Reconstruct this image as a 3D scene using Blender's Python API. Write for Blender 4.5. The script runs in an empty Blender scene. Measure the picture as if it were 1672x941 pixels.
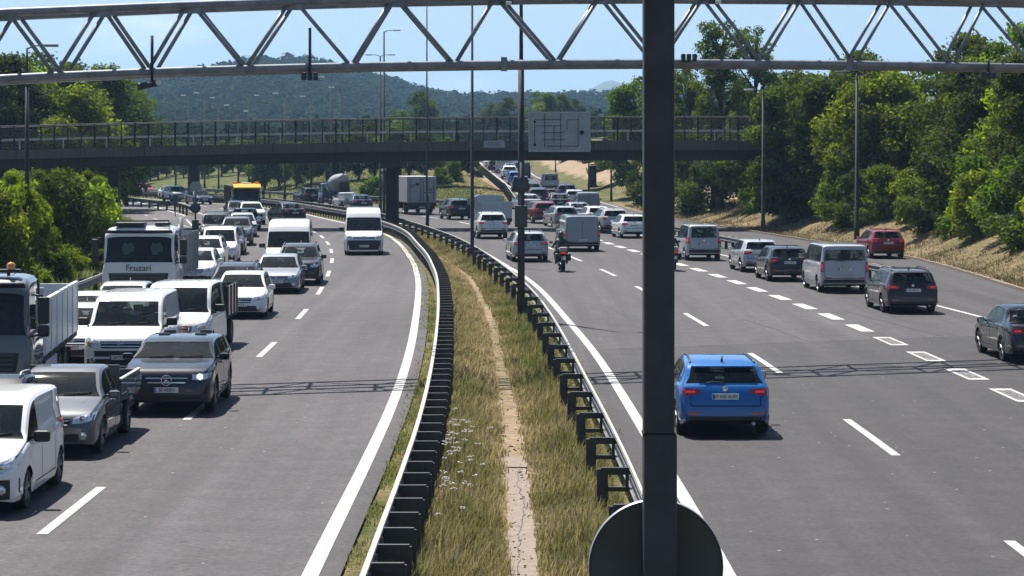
import bpy, bmesh, math, random
import numpy as np
from mathutils import Vector, Matrix
from mathutils.bvhtree import BVHTree
R = math.radians
scene = bpy.context.scene
COL = scene.collection
F, HC, YH, CX = 4000.0, 5.7, 240.0, 836.0      # focal length and horizon in photo pixels, eye height in metres
rng = np.random.default_rng(7)
rnd = random.Random(11)

# ------------------------------------------------------------------ helpers
def lerp(a, b, t): return a + (b - a) * t
def sstep(t):
    t = np.clip(t, 0, 1); return t * t * (3 - 2 * t)

class MB:
    """collects shapes and links them as one mesh object"""
    def __init__(s): s.v = []; s.f = []; s.m = []; s.sm = []
    def add(s, vs, fs, m=0, smooth=False):
        o = len(s.v); s.v += [tuple(v) for v in vs]
        for f in fs: s.f.append([o + i for i in f]); s.m.append(m); s.sm.append(smooth)
    def box(s, c, d, m=0, rz=0.0, rx=0.0, bev=0.0):
        x, y, z = d[0] / 2, d[1] / 2, d[2] / 2
        M = Matrix.Translation(c) @ Matrix.Rotation(rz, 4, 'Z') @ Matrix.Rotation(rx, 4, 'X')
        if bev <= 0:
            vs = [(-x,-y,-z),(x,-y,-z),(x,y,-z),(-x,y,-z),(-x,-y,z),(x,-y,z),(x,y,z),(-x,y,z)]
            fs = [(0,3,2,1),(4,5,6,7),(0,1,5,4),(1,2,6,5),(2,3,7,6),(3,0,4,7)]
            s.add([M @ Vector(v) for v in vs], fs, m)
        else:
            bm = bmesh.new(); bmesh.ops.create_cube(bm, size=1.0, matrix=Matrix.Diagonal((d[0], d[1], d[2], 1)))
            bmesh.ops.bevel(bm, geom=bm.edges[:], offset=min(bev, .45 * min(d)), segments=2, affect='EDGES', profile=.6)
            bm.verts.index_update()
            s.add([M @ v.co for v in bm.verts], [[v.index for v in f.verts] for f in bm.faces], m); bm.free()
    def tube(s, pts, r, n=8, m=0, cap=True, smooth=True):
        P = [Vector(p) for p in pts]; k = len(P)
        rs = r if isinstance(r, (list, tuple)) else [r] * k
        vs = []; ref = None
        for i, p in enumerate(P):
            t = (P[min(i + 1, k - 1)] - P[max(i - 1, 0)]).normalized()
            if ref is None:
                ref = Vector((1, 0, 0)) if abs(t.x) < .8 else Vector((0, 0, 1))
            a = (ref - t * ref.dot(t)).normalized(); b = t.cross(a); ref = a
            for j in range(n):
                an = 2 * math.pi * (j + .5) / n
                vs.append(p + (a * math.cos(an) + b * math.sin(an)) * rs[i])
        fs = []
        for i in range(k - 1):
            for j in range(n):
                q = (j + 1) % n; fs.append((i * n + j, i * n + q, (i + 1) * n + q, (i + 1) * n + j))
        s.add(vs, fs, m, smooth)
        if cap:
            o = len(s.v) - len(vs)
            s.f.append([o + j for j in range(n)][::-1]); s.m.append(m); s.sm.append(False)
            s.f.append([o + (k - 1) * n + j for j in range(n)]); s.m.append(m); s.sm.append(False)
    def lathe(s, prof, n, M=Matrix.Identity(4), m=0, smooth=True):
        """prof = [(radius, height)] turned round z, then put through M"""
        vs = []; k = len(prof)
        for r, h in prof:
            for j in range(n):
                a = 2 * math.pi * j / n; vs.append(M @ Vector((r * math.cos(a), r * math.sin(a), h)))
        fs = []
        for i in range(k - 1):
            for j in range(n):
                q = (j + 1) % n; fs.append((i * n + j, i * n + q, (i + 1) * n + q, (i + 1) * n + j))
        s.add(vs, fs, m, smooth)
    def build(s, name, mats, parent=None, sharp=None):
        me = bpy.data.meshes.new(name); me.from_pydata(s.v, [], s.f)
        mats = mats if isinstance(mats, (list, tuple)) else [mats]
        for m in mats: me.materials.append(m)
        if s.f:
            me.polygons.foreach_set('material_index', s.m); me.polygons.foreach_set('use_smooth', s.sm)
        if sharp: me.set_sharp_from_angle(angle=R(sharp))
        me.update()
        o = bpy.data.objects.new(name, me); COL.objects.link(o)
        if parent: o.parent = parent
        return o

def mesh_np(name, V, Fq, mats, parent=None, attrs=None, smooth=False, k=4):
    """fast mesh from numpy arrays: V (n,3), Fq (f,k)"""
    me = bpy.data.meshes.new(name); nf = len(Fq)
    me.vertices.add(len(V)); me.vertices.foreach_set('co', np.asarray(V, np.float32).ravel())
    me.loops.add(nf * k); me.loops.foreach_set('vertex_index', np.asarray(Fq, np.int32).ravel())
    me.polygons.add(nf); me.polygons.foreach_set('loop_start', np.arange(0, nf * k, k, dtype=np.int32))
    me.polygons.foreach_set('use_smooth', np.full(nf, smooth))
    for a, d in (attrs or {}).items():
        at = me.attributes.new(a, 'FLOAT', 'POINT'); at.data.foreach_set('value', np.asarray(d, np.float32))
    for m in (mats if isinstance(mats, (list, tuple)) else [mats]): me.materials.append(m)
    me.update(calc_edges=True); me.validate()
    o = bpy.data.objects.new(name, me); COL.objects.link(o)
    if parent: o.parent = parent
    return o

def tag(o, label=None, cat=None, group=None, kind=None):
    if label: o['label'] = label
    if cat: o['category'] = cat
    if group: o['group'] = group
    if kind: o['kind'] = kind
    return o
def empty(name, loc=(0, 0, 0), rz=0.0):
    o = bpy.data.objects.new(name, None); COL.objects.link(o); o.location = loc; o.rotation_euler = (0, 0, rz)
    o.empty_display_size = .3; return o
def copy_tree(o, parent=None):
    c = o.copy(); COL.objects.link(c)
    if parent: c.parent = parent
    for ch in o.children: copy_tree(ch, c)
    return c
def repaint(o, paint):
    """put another paint on every painted panel of a copied thing"""
    for q in [o] + list(o.children_recursive):
        if q.type == 'MESH':
            for sl in q.material_slots:
                if sl.material and sl.material.name.startswith('paint'):
                    sl.link = 'OBJECT'; sl.material = paint
def text_mb(mb, txt, size, M, m=0, extrude=.002):
    cu = bpy.data.curves.new('t', 'FONT'); cu.body = txt; cu.size = size; cu.extrude = extrude
    cu.align_x = 'CENTER'; cu.align_y = 'CENTER'; cu.resolution_u = 2
    ob = bpy.data.objects.new('t', cu); COL.objects.link(ob)
    dg = bpy.context.evaluated_depsgraph_get(); me = ob.evaluated_get(dg).to_mesh()
    mb.add([M @ v.co for v in me.vertices], [list(p.vertices) for p in me.polygons], m)
    ob.evaluated_get(dg).to_mesh_clear(); bpy.data.objects.remove(ob); bpy.data.curves.remove(cu)

# ------------------------------------------------------------------ materials
def newmat(name):
    m = bpy.data.materials.new(name); m.use_nodes = True
    nt = m.node_tree; b = nt.nodes['Principled BSDF']
    return m, nt, b
def N(nt, t, **kw):
    n = nt.nodes.new(t)
    for k, v in kw.items():
        if k.startswith('i_'): n.inputs[k[2:].replace('_', ' ')].default_value = v
        else: setattr(n, k, v)
    return n
def L(nt, a, b): nt.links.new(a, b)
def ramp(nt, pts):
    r = nt.nodes.new('ShaderNodeValToRGB'); e = r.color_ramp.elements
    while len(e) < len(pts): e.new(.5)
    for q, (p, c) in zip(e, pts): q.position = p; q.color = (*c, 1) if len(c) == 3 else c
    return r
def noise(nt, scale, detail=4, rough=.6, src='Object', stretch=None, dist=0.0):
    tc = nt.nodes.new('ShaderNodeTexCoord'); out = tc.outputs[src]
    if stretch:
        mp = nt.nodes.new('ShaderNodeMapping'); mp.inputs['Scale'].default_value = stretch; L(nt, out, mp.inputs[0]); out = mp.outputs[0]
    n = nt.nodes.new('ShaderNodeTexNoise'); n.inputs['Scale'].default_value = scale; n.inputs['Detail'].default_value = detail
    n.inputs['Roughness'].default_value = rough; n.inputs['Distortion'].default_value = dist; L(nt, out, n.inputs['Vector']); return n
def mix(nt, fac, a, b, mode='MIX'):
    m = nt.nodes.new('ShaderNodeMix'); m.data_type = 'RGBA'; m.blend_type = mode
    for s, v in ((0, fac), (6, a), (7, b)):
        if hasattr(v, 'links'): L(nt, v, m.inputs[s])
        elif s == 0: m.inputs[0].default_value = v
        else: m.inputs[s].default_value = (*v, 1)
    return m.outputs[2]
def simple(name, col, rough=.6, metal=0.0, var=.12, scale=6.0, coat=0.0, spec=.5, bump=0.0):
    m, nt, b = newmat(name)
    n = noise(nt, scale, 5)
    r = ramp(nt, [(.3, tuple(c * (1 - var) for c in col)), (.7, tuple(min(1, c * (1 + var)) for c in col))])
    L(nt, n.outputs[0], r.inputs[0]); L(nt, r.outputs[0], b.inputs['Base Color'])
    b.inputs['Roughness'].default_value = rough; b.inputs['Metallic'].default_value = metal
    b.inputs['Coat Weight'].default_value = coat; b.inputs['Specular IOR Level'].default_value = spec
    if bump:
        bp = N(nt, 'ShaderNodeBump'); bp.inputs['Strength'].default_value = bump; bp.inputs['Distance'].default_value = .01
        n2 = noise(nt, scale * 12, 3); L(nt, n2.outputs[0], bp.inputs['Height']); L(nt, bp.outputs[0], b.inputs['Normal'])
    return m
def paint(name, col, metal=.25, rough=.45):
    m, nt, b = newmat('paint_' + name)
    n = noise(nt, 2.2, 4); n2 = noise(nt, 40, 2)
    # road film: dust on the lower panels and faint unevenness
    tc = N(nt, 'ShaderNodeTexCoord'); sp = N(nt, 'ShaderNodeSeparateXYZ'); L(nt, tc.outputs['Object'], sp.inputs[0])
    mr = N(nt, 'ShaderNodeMapRange'); mr.inputs[1].default_value = .25; mr.inputs[2].default_value = .75; mr.inputs[3].default_value = .16; mr.inputs[4].default_value = 0
    L(nt, sp.outputs[2], mr.inputs[0])
    ml = N(nt, 'ShaderNodeMath', operation='MULTIPLY'); L(nt, mr.outputs[0], ml.inputs[0]); L(nt, n.outputs[0], ml.inputs[1])
    c = mix(nt, ml.outputs[0], col, (.16, .14, .12)); L(nt, c, b.inputs['Base Color'])
    rr = N(nt, 'ShaderNodeMapRange'); rr.inputs[3].default_value = rough - .06; rr.inputs[4].default_value = rough + .1
    L(nt, n.outputs[0], rr.inputs[0]); L(nt, rr.outputs[0], b.inputs['Roughness'])
    b.inputs['Metallic'].default_value = metal; b.inputs['Specular IOR Level'].default_value = .12; b.inputs['Coat Weight'].default_value = 1; b.inputs['Coat Roughness'].default_value = .035
    return m
def glass_mat(name, tint, opac):
    m, nt, b = newmat(name)
    b.inputs['Base Color'].default_value = (.022, .028, .03, 1); b.inputs['Roughness'].default_value = .04
    b.inputs['Specular IOR Level'].default_value = .6
    n = noise(nt, 1.5, 3); rr = N(nt, 'ShaderNodeMapRange'); rr.inputs[3].default_value = .012; rr.inputs[4].default_value = .05
    L(nt, n.outputs[0], rr.inputs[0]); L(nt, rr.outputs[0], b.inputs['Roughness'])
    t = N(nt, 'ShaderNodeBsdfTransparent'); t.inputs[0].default_value = (*tint, 1)
    mx = N(nt, 'ShaderNodeMixShader'); mx.inputs[0].default_value = opac
    L(nt, t.outputs[0], mx.inputs[1]); L(nt, b.outputs[0], mx.inputs[2])
    L(nt, mx.outputs[0], nt.nodes['Material Output'].inputs[0]); return m

M = {}
M['glass'] = glass_mat('window_glass', (.6, .7, .67), .48)
M['glass_dark'] = glass_mat('tinted_glass', (.25, .28, .28), .8)
M['black'] = simple('black_plastic', (.018, .018, .02), .5, var=.25)
M['dark'] = simple('underbody_black', (.008, .008, .008), .85)
M['tyre'] = simple('tyre_rubber', (.014, .014, .015), .8, var=.3)
M['rim'] = simple('alloy', (.20, .205, .215), .45, .5)
M['chrome'] = simple('chrome', (.7, .7, .72), .12, 1.0, var=.03)
M['lamp'] = simple('headlamp', (.62, .64, .68), .12, .6, var=.3, scale=18, coat=1)
M['amber'] = simple('amber_lens', (.8, .25, .03), .2, coat=1)
M['seat'] = simple('seat_fabric', (.085, .085, .09), .9, var=.4)
M['plate'] = simple('plate_white', (.72, .72, .68), .4, var=.05)
M['platetext'] = simple('plate_letters', (.02, .02, .025), .5)
M['plateblue'] = simple('plate_blue_band', (.02, .06, .4), .4)
m, nt, b = newmat('tail_lamp_red'); n = noise(nt, 30, 2); r = ramp(nt, [(.35, (.16, .004, .006)), (.65, (.42, .012, .014))])
L(nt, n.outputs[0], r.inputs[0]); L(nt, r.outputs[0], b.inputs['Base Color']); b.inputs['Roughness'].default_value = .15; b.inputs['Coat Weight'].default_value = 1
M['tail'] = m
m, nt, b = newmat('brake_lamp_lit'); b.inputs['Base Color'].default_value = (.6, .02, .02, 1); b.inputs['Emission Color'].default_value = (1, .03, .03, 1); b.inputs['Emission Strength'].default_value = .22
M['brake'] = m
m, nt, b = newmat('headlamp_lit'); b.inputs['Base Color'].default_value = (.8, .8, .8, 1); b.inputs['Emission Color'].default_value = (1, .97, .9, 1); b.inputs['Emission Strength'].default_value = 2.5
M['lit'] = m
P = {k: paint(k, *v) for k, v in {
    'white': ((.78, .78, .77), 0.0), 'offwhite': ((.66, .67, .66), 0.0), 'silver': ((.40, .41, .43), .3), 'grey': ((.10, .103, .11), .2),
    'lightgrey': ((.25, .265, .29), .3), 'darkgrey': ((.013, .016, .022), .1), 'black': ((.009, .009, .012), .05), 'navy': ((.006, .009, .02), .08),
    'blue': ((.003, .115, .38), .1), 'midblue': ((.03, .12, .4), .3), 'red': ((.20, .004, .010), .1), 'maroon': ((.022, .007, .010), .15), 'tanred': ((.2, .03, .03), .3),
    'steelblue': ((.10, .13, .19), .4), 'yellow': ((.85, .52, .015), 0.0), 'cabgrey': ((.12, .13, .14), .3)}.items()}
M['galv'] = simple('galvanised_steel', (.42, .43, .44), .45, .7, var=.2, scale=3)
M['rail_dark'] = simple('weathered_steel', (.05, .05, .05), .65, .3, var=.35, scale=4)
M['rail_lit'] = simple('rail_top_sunlit', (.42, .39, .34), .55, .1, var=.18, scale=2)  # galvanised rail top, its sunlit brightness put into a paler colour
M['rail_shaded'] = simple('rail_face_backlit', (.13, .13, .13), .6, .3, var=.3, scale=2)  # same galvanised rail, backlit shade of its faces put into a darker colour
M['gantry'] = simple('gantry_steel', (.19, .205, .23), .5, .2, var=.3, scale=2.5)
M['pole'] = simple('pole_paint', (.034, .040, .054), .55, .15, var=.22, scale=5, bump=.1)
M['lampmetal'] = simple('lamp_pole_metal', (.022, .024, .026), .6, 0, var=.2)
M['signback'] = simple('sign_back_grey', (.066, .075, .09), .55, .25, var=.12, scale=2)
M['signpanel'] = simple('sign_panel_grey', (.30, .32, .34), .55, .2, var=.15, scale=1.2)
M['headgrey'] = simple('lamp_head_grey', (.24, .25, .26), .5, .2)
M['white'] = simple('white_enamel', (.75, .75, .74), .45, var=.06)
def concrete(name, col, stain=.5):
    m, nt, b = newmat(name)
    n = noise(nt, .6, 6, .7); n2 = noise(nt, 2.0, 5, .7, stretch=(3, 3, .25)); n3 = noise(nt, 25, 3)
    r = ramp(nt, [(.3, tuple(c * (1 - stain) for c in col)), (.65, col)]); L(nt, n2.outputs[0], r.inputs[0])
    c = mix(nt, .35, r.outputs[0], mix(nt, n.outputs[0], tuple(c * .6 for c in col), tuple(c * 1.25 for c in col))); L(nt, c, b.inputs['Base Color'])
    b.inputs['Roughness'].default_value = .85
    bp = N(nt, 'ShaderNodeBump'); bp.inputs['Strength'].default_value = .3; bp.inputs['Distance'].default_value = .02; L(nt, n3.outputs[0], bp.inputs['Height']); L(nt, bp.outputs[0], b.inputs['Normal'])
    return m
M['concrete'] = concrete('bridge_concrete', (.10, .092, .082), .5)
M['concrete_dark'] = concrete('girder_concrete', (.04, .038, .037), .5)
M['channel'] = concrete('channel_concrete', (.27, .205, .155), .6)
def asphalt(name, base):
    m, nt, b = newmat(name)
    fine = noise(nt, 45, 2, .7); med = noise(nt, 1.3, 5, .65); streak = noise(nt, .55, 4, .6, stretch=(2.2, .03, 1)); big = noise(nt, .07, 3, .5)
    warm = tuple(c * w for c, w in zip((base,) * 3, (1.08, .955, 1.01)))
    c = mix(nt, .55, warm, (0, 0, 0)); r1 = ramp(nt, [(.25, tuple(c * .72 for c in warm)), (.75, tuple(c * 1.3 for c in warm))]); L(nt, streak.outputs[0], r1.inputs[0])
    r2 = ramp(nt, [(.3, (.78, .78, .78)), (.7, (1.2, 1.2, 1.2))]); L(nt, med.outputs[0], r2.inputs[0])
    r3 = ramp(nt, [(.25, (.6, .6, .6)), (.6, (1, 1, 1)), (.8, (1.7, 1.7, 1.7))]); L(nt, fine.outputs[0], r3.inputs[0])
    r4 = ramp(nt, [(.3, (.85, .85, .85)), (.7, (1.12, 1.12, 1.12))]); L(nt, big.outputs[0], r4.inputs[0])
    c = mix(nt, 1, r1.outputs[0], r2.outputs[0], 'MULTIPLY'); c = mix(nt, .6, c, r3.outputs[0], 'MULTIPLY'); grit = noise(nt, 9, 3, .8); r5 = ramp(nt, [(.3, (.55, .55, .55)), (.5, (1, 1, 1)), (.72, (1.6, 1.56, 1.5))]); L(nt, grit.outputs[0], r5.inputs[0]); c = mix(nt, .8, c, r5.outputs[0], 'MULTIPLY'); c = mix(nt, 1, c, r4.outputs[0], 'MULTIPLY')
    at_ = nt.nodes.new('ShaderNodeAttribute'); at_.attribute_name = 'wear'; mw = N(nt, 'ShaderNodeMapRange'); mw.inputs[1].default_value = -1; mw.inputs[2].default_value = 1; mw.inputs[3].default_value = .80; mw.inputs[4].default_value = 1.16; L(nt, at_.outputs['Fac'], mw.inputs[0])
    vm = N(nt, 'ShaderNodeVectorMath', operation='SCALE'); L(nt, c, vm.inputs[0]); L(nt, mw.outputs[0], vm.inputs[3]); c = vm.outputs[0]
    # pale stone chips and dried specks
    vo = N(nt, 'ShaderNodeTexVoronoi'); vo.inputs['Scale'].default_value = 1.6; tc = N(nt, 'ShaderNodeTexCoord'); L(nt, tc.outputs['Object'], vo.inputs['Vector'])
    lt = N(nt, 'ShaderNodeMath', operation='LESS_THAN'); lt.inputs[1].default_value = .045; L(nt, vo.outputs['Distance'], lt.inputs[0])
    c = mix(nt, lt.outputs[0], c, (.26, .25, .24)); L(nt, c, b.inputs['Base Color'])
    b.inputs['Roughness'].default_value = .78; b.inputs['Specular IOR Level'].default_value = .35
    bp = N(nt, 'ShaderNodeBump'); bp.inputs['Strength'].default_value = .35; bp.inputs['Distance'].default_value = .008; L(nt, fine.outputs[0], bp.inputs['Height']); L(nt, bp.outputs[0], b.inputs['Normal'])
    return m
M['asphalt'] = asphalt('asphalt', .060)
M['asphalt2'] = asphalt('asphalt_older', .053)
M['asphalt_new'] = asphalt('asphalt_newer', .038)
M['asphalt3'] = asphalt('asphalt_shoulder', .085)
m, nt, b = newmat('road_paint')
n = noise(nt, 5, 6, .75); n2 = noise(nt, 60, 3)
r = ramp(nt, [(.3, (.2, .19, .18)), (.46, (.43, .405, .375)), (.62, (.54, .51, .47))]); L(nt, n.outputs[0], r.inputs[0])
r2 = ramp(nt, [(.25, (.55, .55, .55)), (.45, (1, 1, 1))]); L(nt, n2.outputs[0], r2.inputs[0])
L(nt, mix(nt, 1, r.outputs[0], r2.outputs[0], 'MULTIPLY'), b.inputs['Base Color']); b.inputs['Roughness'].default_value = .7
M['line'] = m
m, nt, b = newmat('worn_road_paint'); n = noise(nt, 7, 5, .8); r = ramp(nt, [(.52, (.07, .065, .068)), (.68, (.45, .43, .4))]); L(nt, n.outputs[0], r.inputs[0]); L(nt, r.outputs[0], b.inputs['Base Color']); b.inputs['Roughness'].default_value = .75
M['line_worn'] = m
M['tar'] = simple('tar_seal', (.03, .029, .03), .6, var=.3)
# ground: green and dry grass, bare earth; the three masks are stored on the sheet
m, nt, b = newmat('ground_cover')
def attr(nt, nm):
    a = nt.nodes.new('ShaderNodeAttribute'); a.attribute_name = nm; return a.outputs['Fac']
n1 = noise(nt, .8, 6, .7); n2 = noise(nt, 6, 5, .7); n3 = noise(nt, .12, 4)
g = ramp(nt, [(.3, (.022, .038, .008)), (.5, (.055, .085, .016)), (.7, (.11, .13, .03))]); L(nt, n2.outputs[0], g.inputs[0])
d = ramp(nt, [(.28, (.085, .06, .03)), (.5, (.19, .135, .075)), (.72, (.28, .21, .125))]); L(nt, n2.outputs[0], d.inputs[0])
e = ramp(nt, [(.3, (.20, .14, .09)), (.55, (.34, .25, .17)), (.75, (.42, .33, .24))]); L(nt, n2.outputs[0], e.inputs[0])
ad = N(nt, 'ShaderNodeMath', operation='ADD'); L(nt, attr(nt, 'dry'), ad.inputs[0])
mr = N(nt, 'ShaderNodeMapRange'); mr.inputs[1].default_value = .3; mr.inputs[2].default_value = .7; mr.inputs[3].default_value = -.45; mr.inputs[4].default_value = .45; L(nt, n1.outputs[0], mr.inputs[0]); L(nt, mr.outputs[0], ad.inputs[1]); ad.use_clamp = True
c = mix(nt, ad.outputs[0], g.outputs[0], d.outputs[0])
ae = N(nt, 'ShaderNodeMath', operation='ADD'); L(nt, attr(nt, 'earth'), ae.inputs[0]); m2 = N(nt, 'ShaderNodeMapRange'); m2.inputs[1].default_value = .35; m2.inputs[2].default_value = .65; m2.inputs[3].default_value = -.3; m2.inputs[4].default_value = .3
L(nt, n1.outputs[0], m2.inputs[0]); L(nt, m2.outputs[0], ae.inputs[1]); ae.use_clamp = True
c = mix(nt, ae.outputs[0], c, e.outputs[0]); L(nt, c, b.inputs['Base Color']); b.inputs['Roughness'].default_value = .95; b.inputs['Specular IOR Level'].default_value = .1
bp = N(nt, 'ShaderNodeBump'); bp.inputs['Strength'].default_value = .8; bp.inputs['Distance'].default_value = .12; L(nt, n2.outputs[0], bp.inputs['Height']); L(nt, bp.outputs[0], b.inputs['Normal'])
M['ground'] = m
def leafmat(name, dark, mid, light, trans=.35, spec=.15, tm=(1.35, 1.6, .45)):
    m, nt, b = newmat(name)
    oi = N(nt, 'ShaderNodeObjectInfo')
    r = ramp(nt, [(0, dark), (.5, mid), (1, light)]); L(nt, attr(nt, 'tone'), r.inputs[0])
    hs = N(nt, 'ShaderNodeHueSaturation'); L(nt, r.outputs[0], hs.inputs['Color'])
    h = N(nt, 'ShaderNodeMapRange'); h.inputs[3].default_value = .482; h.inputs[4].default_value = .515; L(nt, oi.outputs['Random'], h.inputs[0]); L(nt, h.outputs[0], hs.inputs['Hue'])
    v = N(nt, 'ShaderNodeMapRange'); v.inputs[3].default_value = .75; v.inputs[4].default_value = 1.25; L(nt, oi.outputs['Random'], v.inputs[0]); L(nt, v.outputs[0], hs.inputs['Value'])
    L(nt, hs.outputs[0], b.inputs['Base Color']); b.inputs['Roughness'].default_value = .7; b.inputs['Specular IOR Level'].default_value = spec
    t = N(nt, 'ShaderNodeBsdfTranslucent'); L(nt, mix(nt, 1, hs.outputs[0], tm, 'MULTIPLY'), t.inputs[0])
    mx = N(nt, 'ShaderNodeMixShader'); mx.inputs[0].default_value = trans; L(nt, b.outputs[0], mx.inputs[1]); L(nt, t.outputs[0], mx.inputs[2])
    L(nt, mx.outputs[0], nt.nodes['Material Output'].inputs[0]); return m
M['leaf'] = leafmat('leaves_green', (.045, .066, .010), (.085, .118, .014), (.155, .182, .022), .5)
M['leaf_dark'] = leafmat('leaves_dark_green', (.03, .048, .010), (.056, .077, .012), (.10, .125, .02), .42)
M['leaf_bright'] = leafmat('leaves_yellow_green', (.07, .095, .009), (.16, .20, .016), (.27, .285, .026), .52)
M['leaf_far'] = leafmat('far_forest_leaves', (.008, .016, .011), (.018, .032, .017), (.034, .05, .024), .15, 0.0)
M['bark'] = simple('bark', (.09, .07, .05), .9, var=.4, scale=5, bump=.5)
m = leafmat('grass_blades', (.105, .14, .04), (.27, .25, .115), (.52, .42, .27), .4, .1, (1.1, 1.1, .8)); M['grass'] = m
M['grass_dry'] = leafmat('dry_grass_blades', (.08, .09, .03), (.18, .14, .085), (.31, .24, .16), .25, .1, (1, 1, .8))
M['flower'] = simple('white_umbels', (.7, .7, .66), .8)
# ------------------------------------------------------------------ plan of the place (X across, Y away from the camera, metres)
def curve(pts, w=13):
    ys = np.arange(0, 520, 1.0); xs = np.interp(ys, [p[0] for p in pts], [p[1] for p in pts])
    # run on with the end slope so the smoothing does not bend the ends
    a, b_ = pts[-2], pts[-1]; s = (b_[1] - a[1]) / (b_[0] - a[0]); k = ys > b_[0]; xs[k] = b_[1] + s * (ys[k] - b_[0])
    pad = np.concatenate([2 * xs[0] - xs[w:0:-1], xs, 2 * xs[-1] - xs[-2:-w - 2:-1]]); ker = np.ones(w) / w
    sm = np.convolve(pad, ker, 'same')[w:-w]
    return lambda y: np.interp(y, ys, sm)
LR = curve([(0,-2.7),(32.5,-2.69),(46.5,-2.62),(57,-2.65),(70,-2.87),(87.7,-3.38),(103.6,-3.94),(120,-4.8),(142.5,-6.45),(160.6,-8.27),(184,-12.7),(210,-18.1),(232.6,-24.2),(250.5,-31.8),(275,-43),(300,-56),(340,-80)])
LB = curve([(0,-1.7),(28,-1.70),(38.8,-1.64),(47,-1.66),(60,-1.86),(76,-2.24),(94,-2.83),(113,-3.85),(128,-4.98),(143.5,-6.1),(155,-7.4),(170,-9.6),(187,-12.2),(221,-20.2),(250,-29.6),(275,-40.5),(300,-53.5)])
RB = curve([(0,1.9),(34,1.86),(43,1.76),(51,1.59),(66,1.3),(76,1.03),(84,.72),(93.4,.21),(105,-.55),(120,-1.68),(136.6,-3.28),(151,-5.1),(165,-7.1),(187,-10.4),(221,-18.6),(250,-28),(275,-39),(300,-52)])
RL = curve([(0,2.95),(32.5,2.88),(40.6,2.8),(48.8,2.65),(58.6,2.5),(69.7,2.25),(74.5,2.05),(95,1.28),(106,.69),(139,-2.08),(155,-3.9),(169,-5.9),(187,-9.2),(221,-17.3),(245,-25.3),(275,-37.5),(300,-50.5)])
RE = curve([(0,19),(60,19.5),(96,20.1),(113,20.5),(127,20.4),(145,18.3),(165,15.9),(178,14.3),(200,11.7),(219,9.9),(240,7.4),(253,6.5),(305,3.3),(350,2.0),(450,-1)])
BL = curve([(0,3),(205,1.5),(213,1.1),(253,0),(297,-2.1),(350,-4.5),(450,-9)], 9)
BR = curve([(0,0.3),(205,.3),(213,-.3),(225,-5.5),(245,-14),(270,-26),(300,-41),(330,-58)], 9)
LE = curve([(0,-14.6),(60,-14.9),(90,-15.3),(110,-16.2),(140,-17.4),(150,-18.3),(158,-20.8),(168,-24.6),(182,-28.7),(217,-37.5),(260,-50),(300,-64)])      # left edge of carriageway, then of the slip road
SR = curve([(0,-26),(200,-26),(278,-44),(300,-50),(340,-64)], 7)                        # slip road, right edge (Y > 200)
ML = curve([(0,-25),(196,-24.3),(215,-28.2),(245,-38.5),(287,-56),(300,-62)], 7)         # main carriageway, left edge behind the island
D1 = curve([(0,-7),(36,-6.92),(53,-6.76),(68.9,-6.87),(83.5,-7.12),(97,-7.57),(110,-8.23),(122.6,-8.98),(134,-9.86),(144.8,-10.86),(155,-12.),(165,-13.3),(184,-17),(210,-22.2),(240,-31)])
D2 = curve([(0,7.5),(34.8,7.19),(48,7.07),(64.6,6.69),(80.8,6.08),(98,5.2),(110.7,4.4),(124.6,3.25),(145,1.5),(165,-.8),(190,-4.6),(221,-12.5),(245,-20.2)])
D3 = curve([(0,11.8),(55,11.6),(60,11.4),(67,11.25),(78,10.9),(88.7,10.4),(98.3,9.73),(108.6,9.1),(131,6.95),(140,6.1),(160,4.3),(185,2.6)])
RW = curve([(0,19),(60,17.2),(81.4,15.75),(87.5,15.3),(105,13.7),(129.5,11.0),(150,9.0),(178,6.6),(205,5.2)])     # right edge line of the main lanes
SB = curve([(90,16.6),(98,15.9),(104.8,15.2),(131,12.4),(138,11.7),(160,9.6),(185,8.0)])          # barrier between lanes and slip lane
PATH = curve([(0,.2),(32.5,.155),(43.8,.1),(57,-.14),(81,-.67),(108.6,-1.9),(130,-4.1),(150,-6.2)])
def rise(Y):
    t = np.maximum(0, np.minimum(Y, 470) - 190); return np.where(t < 24, .02 * t * t / 48, .02 * (t - 12))
def gh(X, Y):
    X = np.asarray(X, float); Y = np.asarray(Y, float)
    rl = np.where(Y < 213, lerp(-9, -1.0, np.clip((Y - 190) / 23, 0, 1)), BR(Y)); bl = np.where(Y < 213, lerp(1, 1.2, np.clip((Y - 190) / 23, 0, 1)), BL(Y))
    w = np.clip((X - rl - .8) / np.maximum(bl - rl - 1.6, .5), 0, 1)
    h = rise(Y) * sstep(w)
    G = np.interp(Y, [213, 232, 260, 300, 360, 480], [0, .4, .9, 1.2, 1.2, 0])
    h = h + G * 4 * w * (1 - w) * np.where(Y > 213, 1, 0)
    d = X - (RE(Y) + .9); bk = np.interp(Y, [0, 60, 150, 180, 215, 260, 420], [2.2, 2.3, 2.4, 2.0, .8, 1.5, 2.0])
    h = h + bk * sstep(d / np.interp(Y, [0, 150, 215, 300], [7.5, 7.5, 7, 9])) + np.clip(d - 7, 0, 60) * .04
    d = (LE(Y) - 1.0) - X
    h = h + np.interp(Y, [0, 100, 150, 200, 300], [1.9, 2.1, 1.6, 1.0, .6]) * sstep(d / 6.5) + np.clip(d - 6, 0, 60) * .035
    # shallow swale in the central reservation
    return h - .0 * Y
def g1(x, y): return float(gh(x, y))
def at(px, py):
    """a ground point seen at photo pixel (px, py)"""
    Y = HC * F / max(py - YH, 5)
    for _ in range(25):
        X = (px - CX) * Y / F; Y = .5 * Y + .5 * (HC - g1(X, Y)) * F / (py - YH)
    return (px - CX) * Y / F, Y

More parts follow.
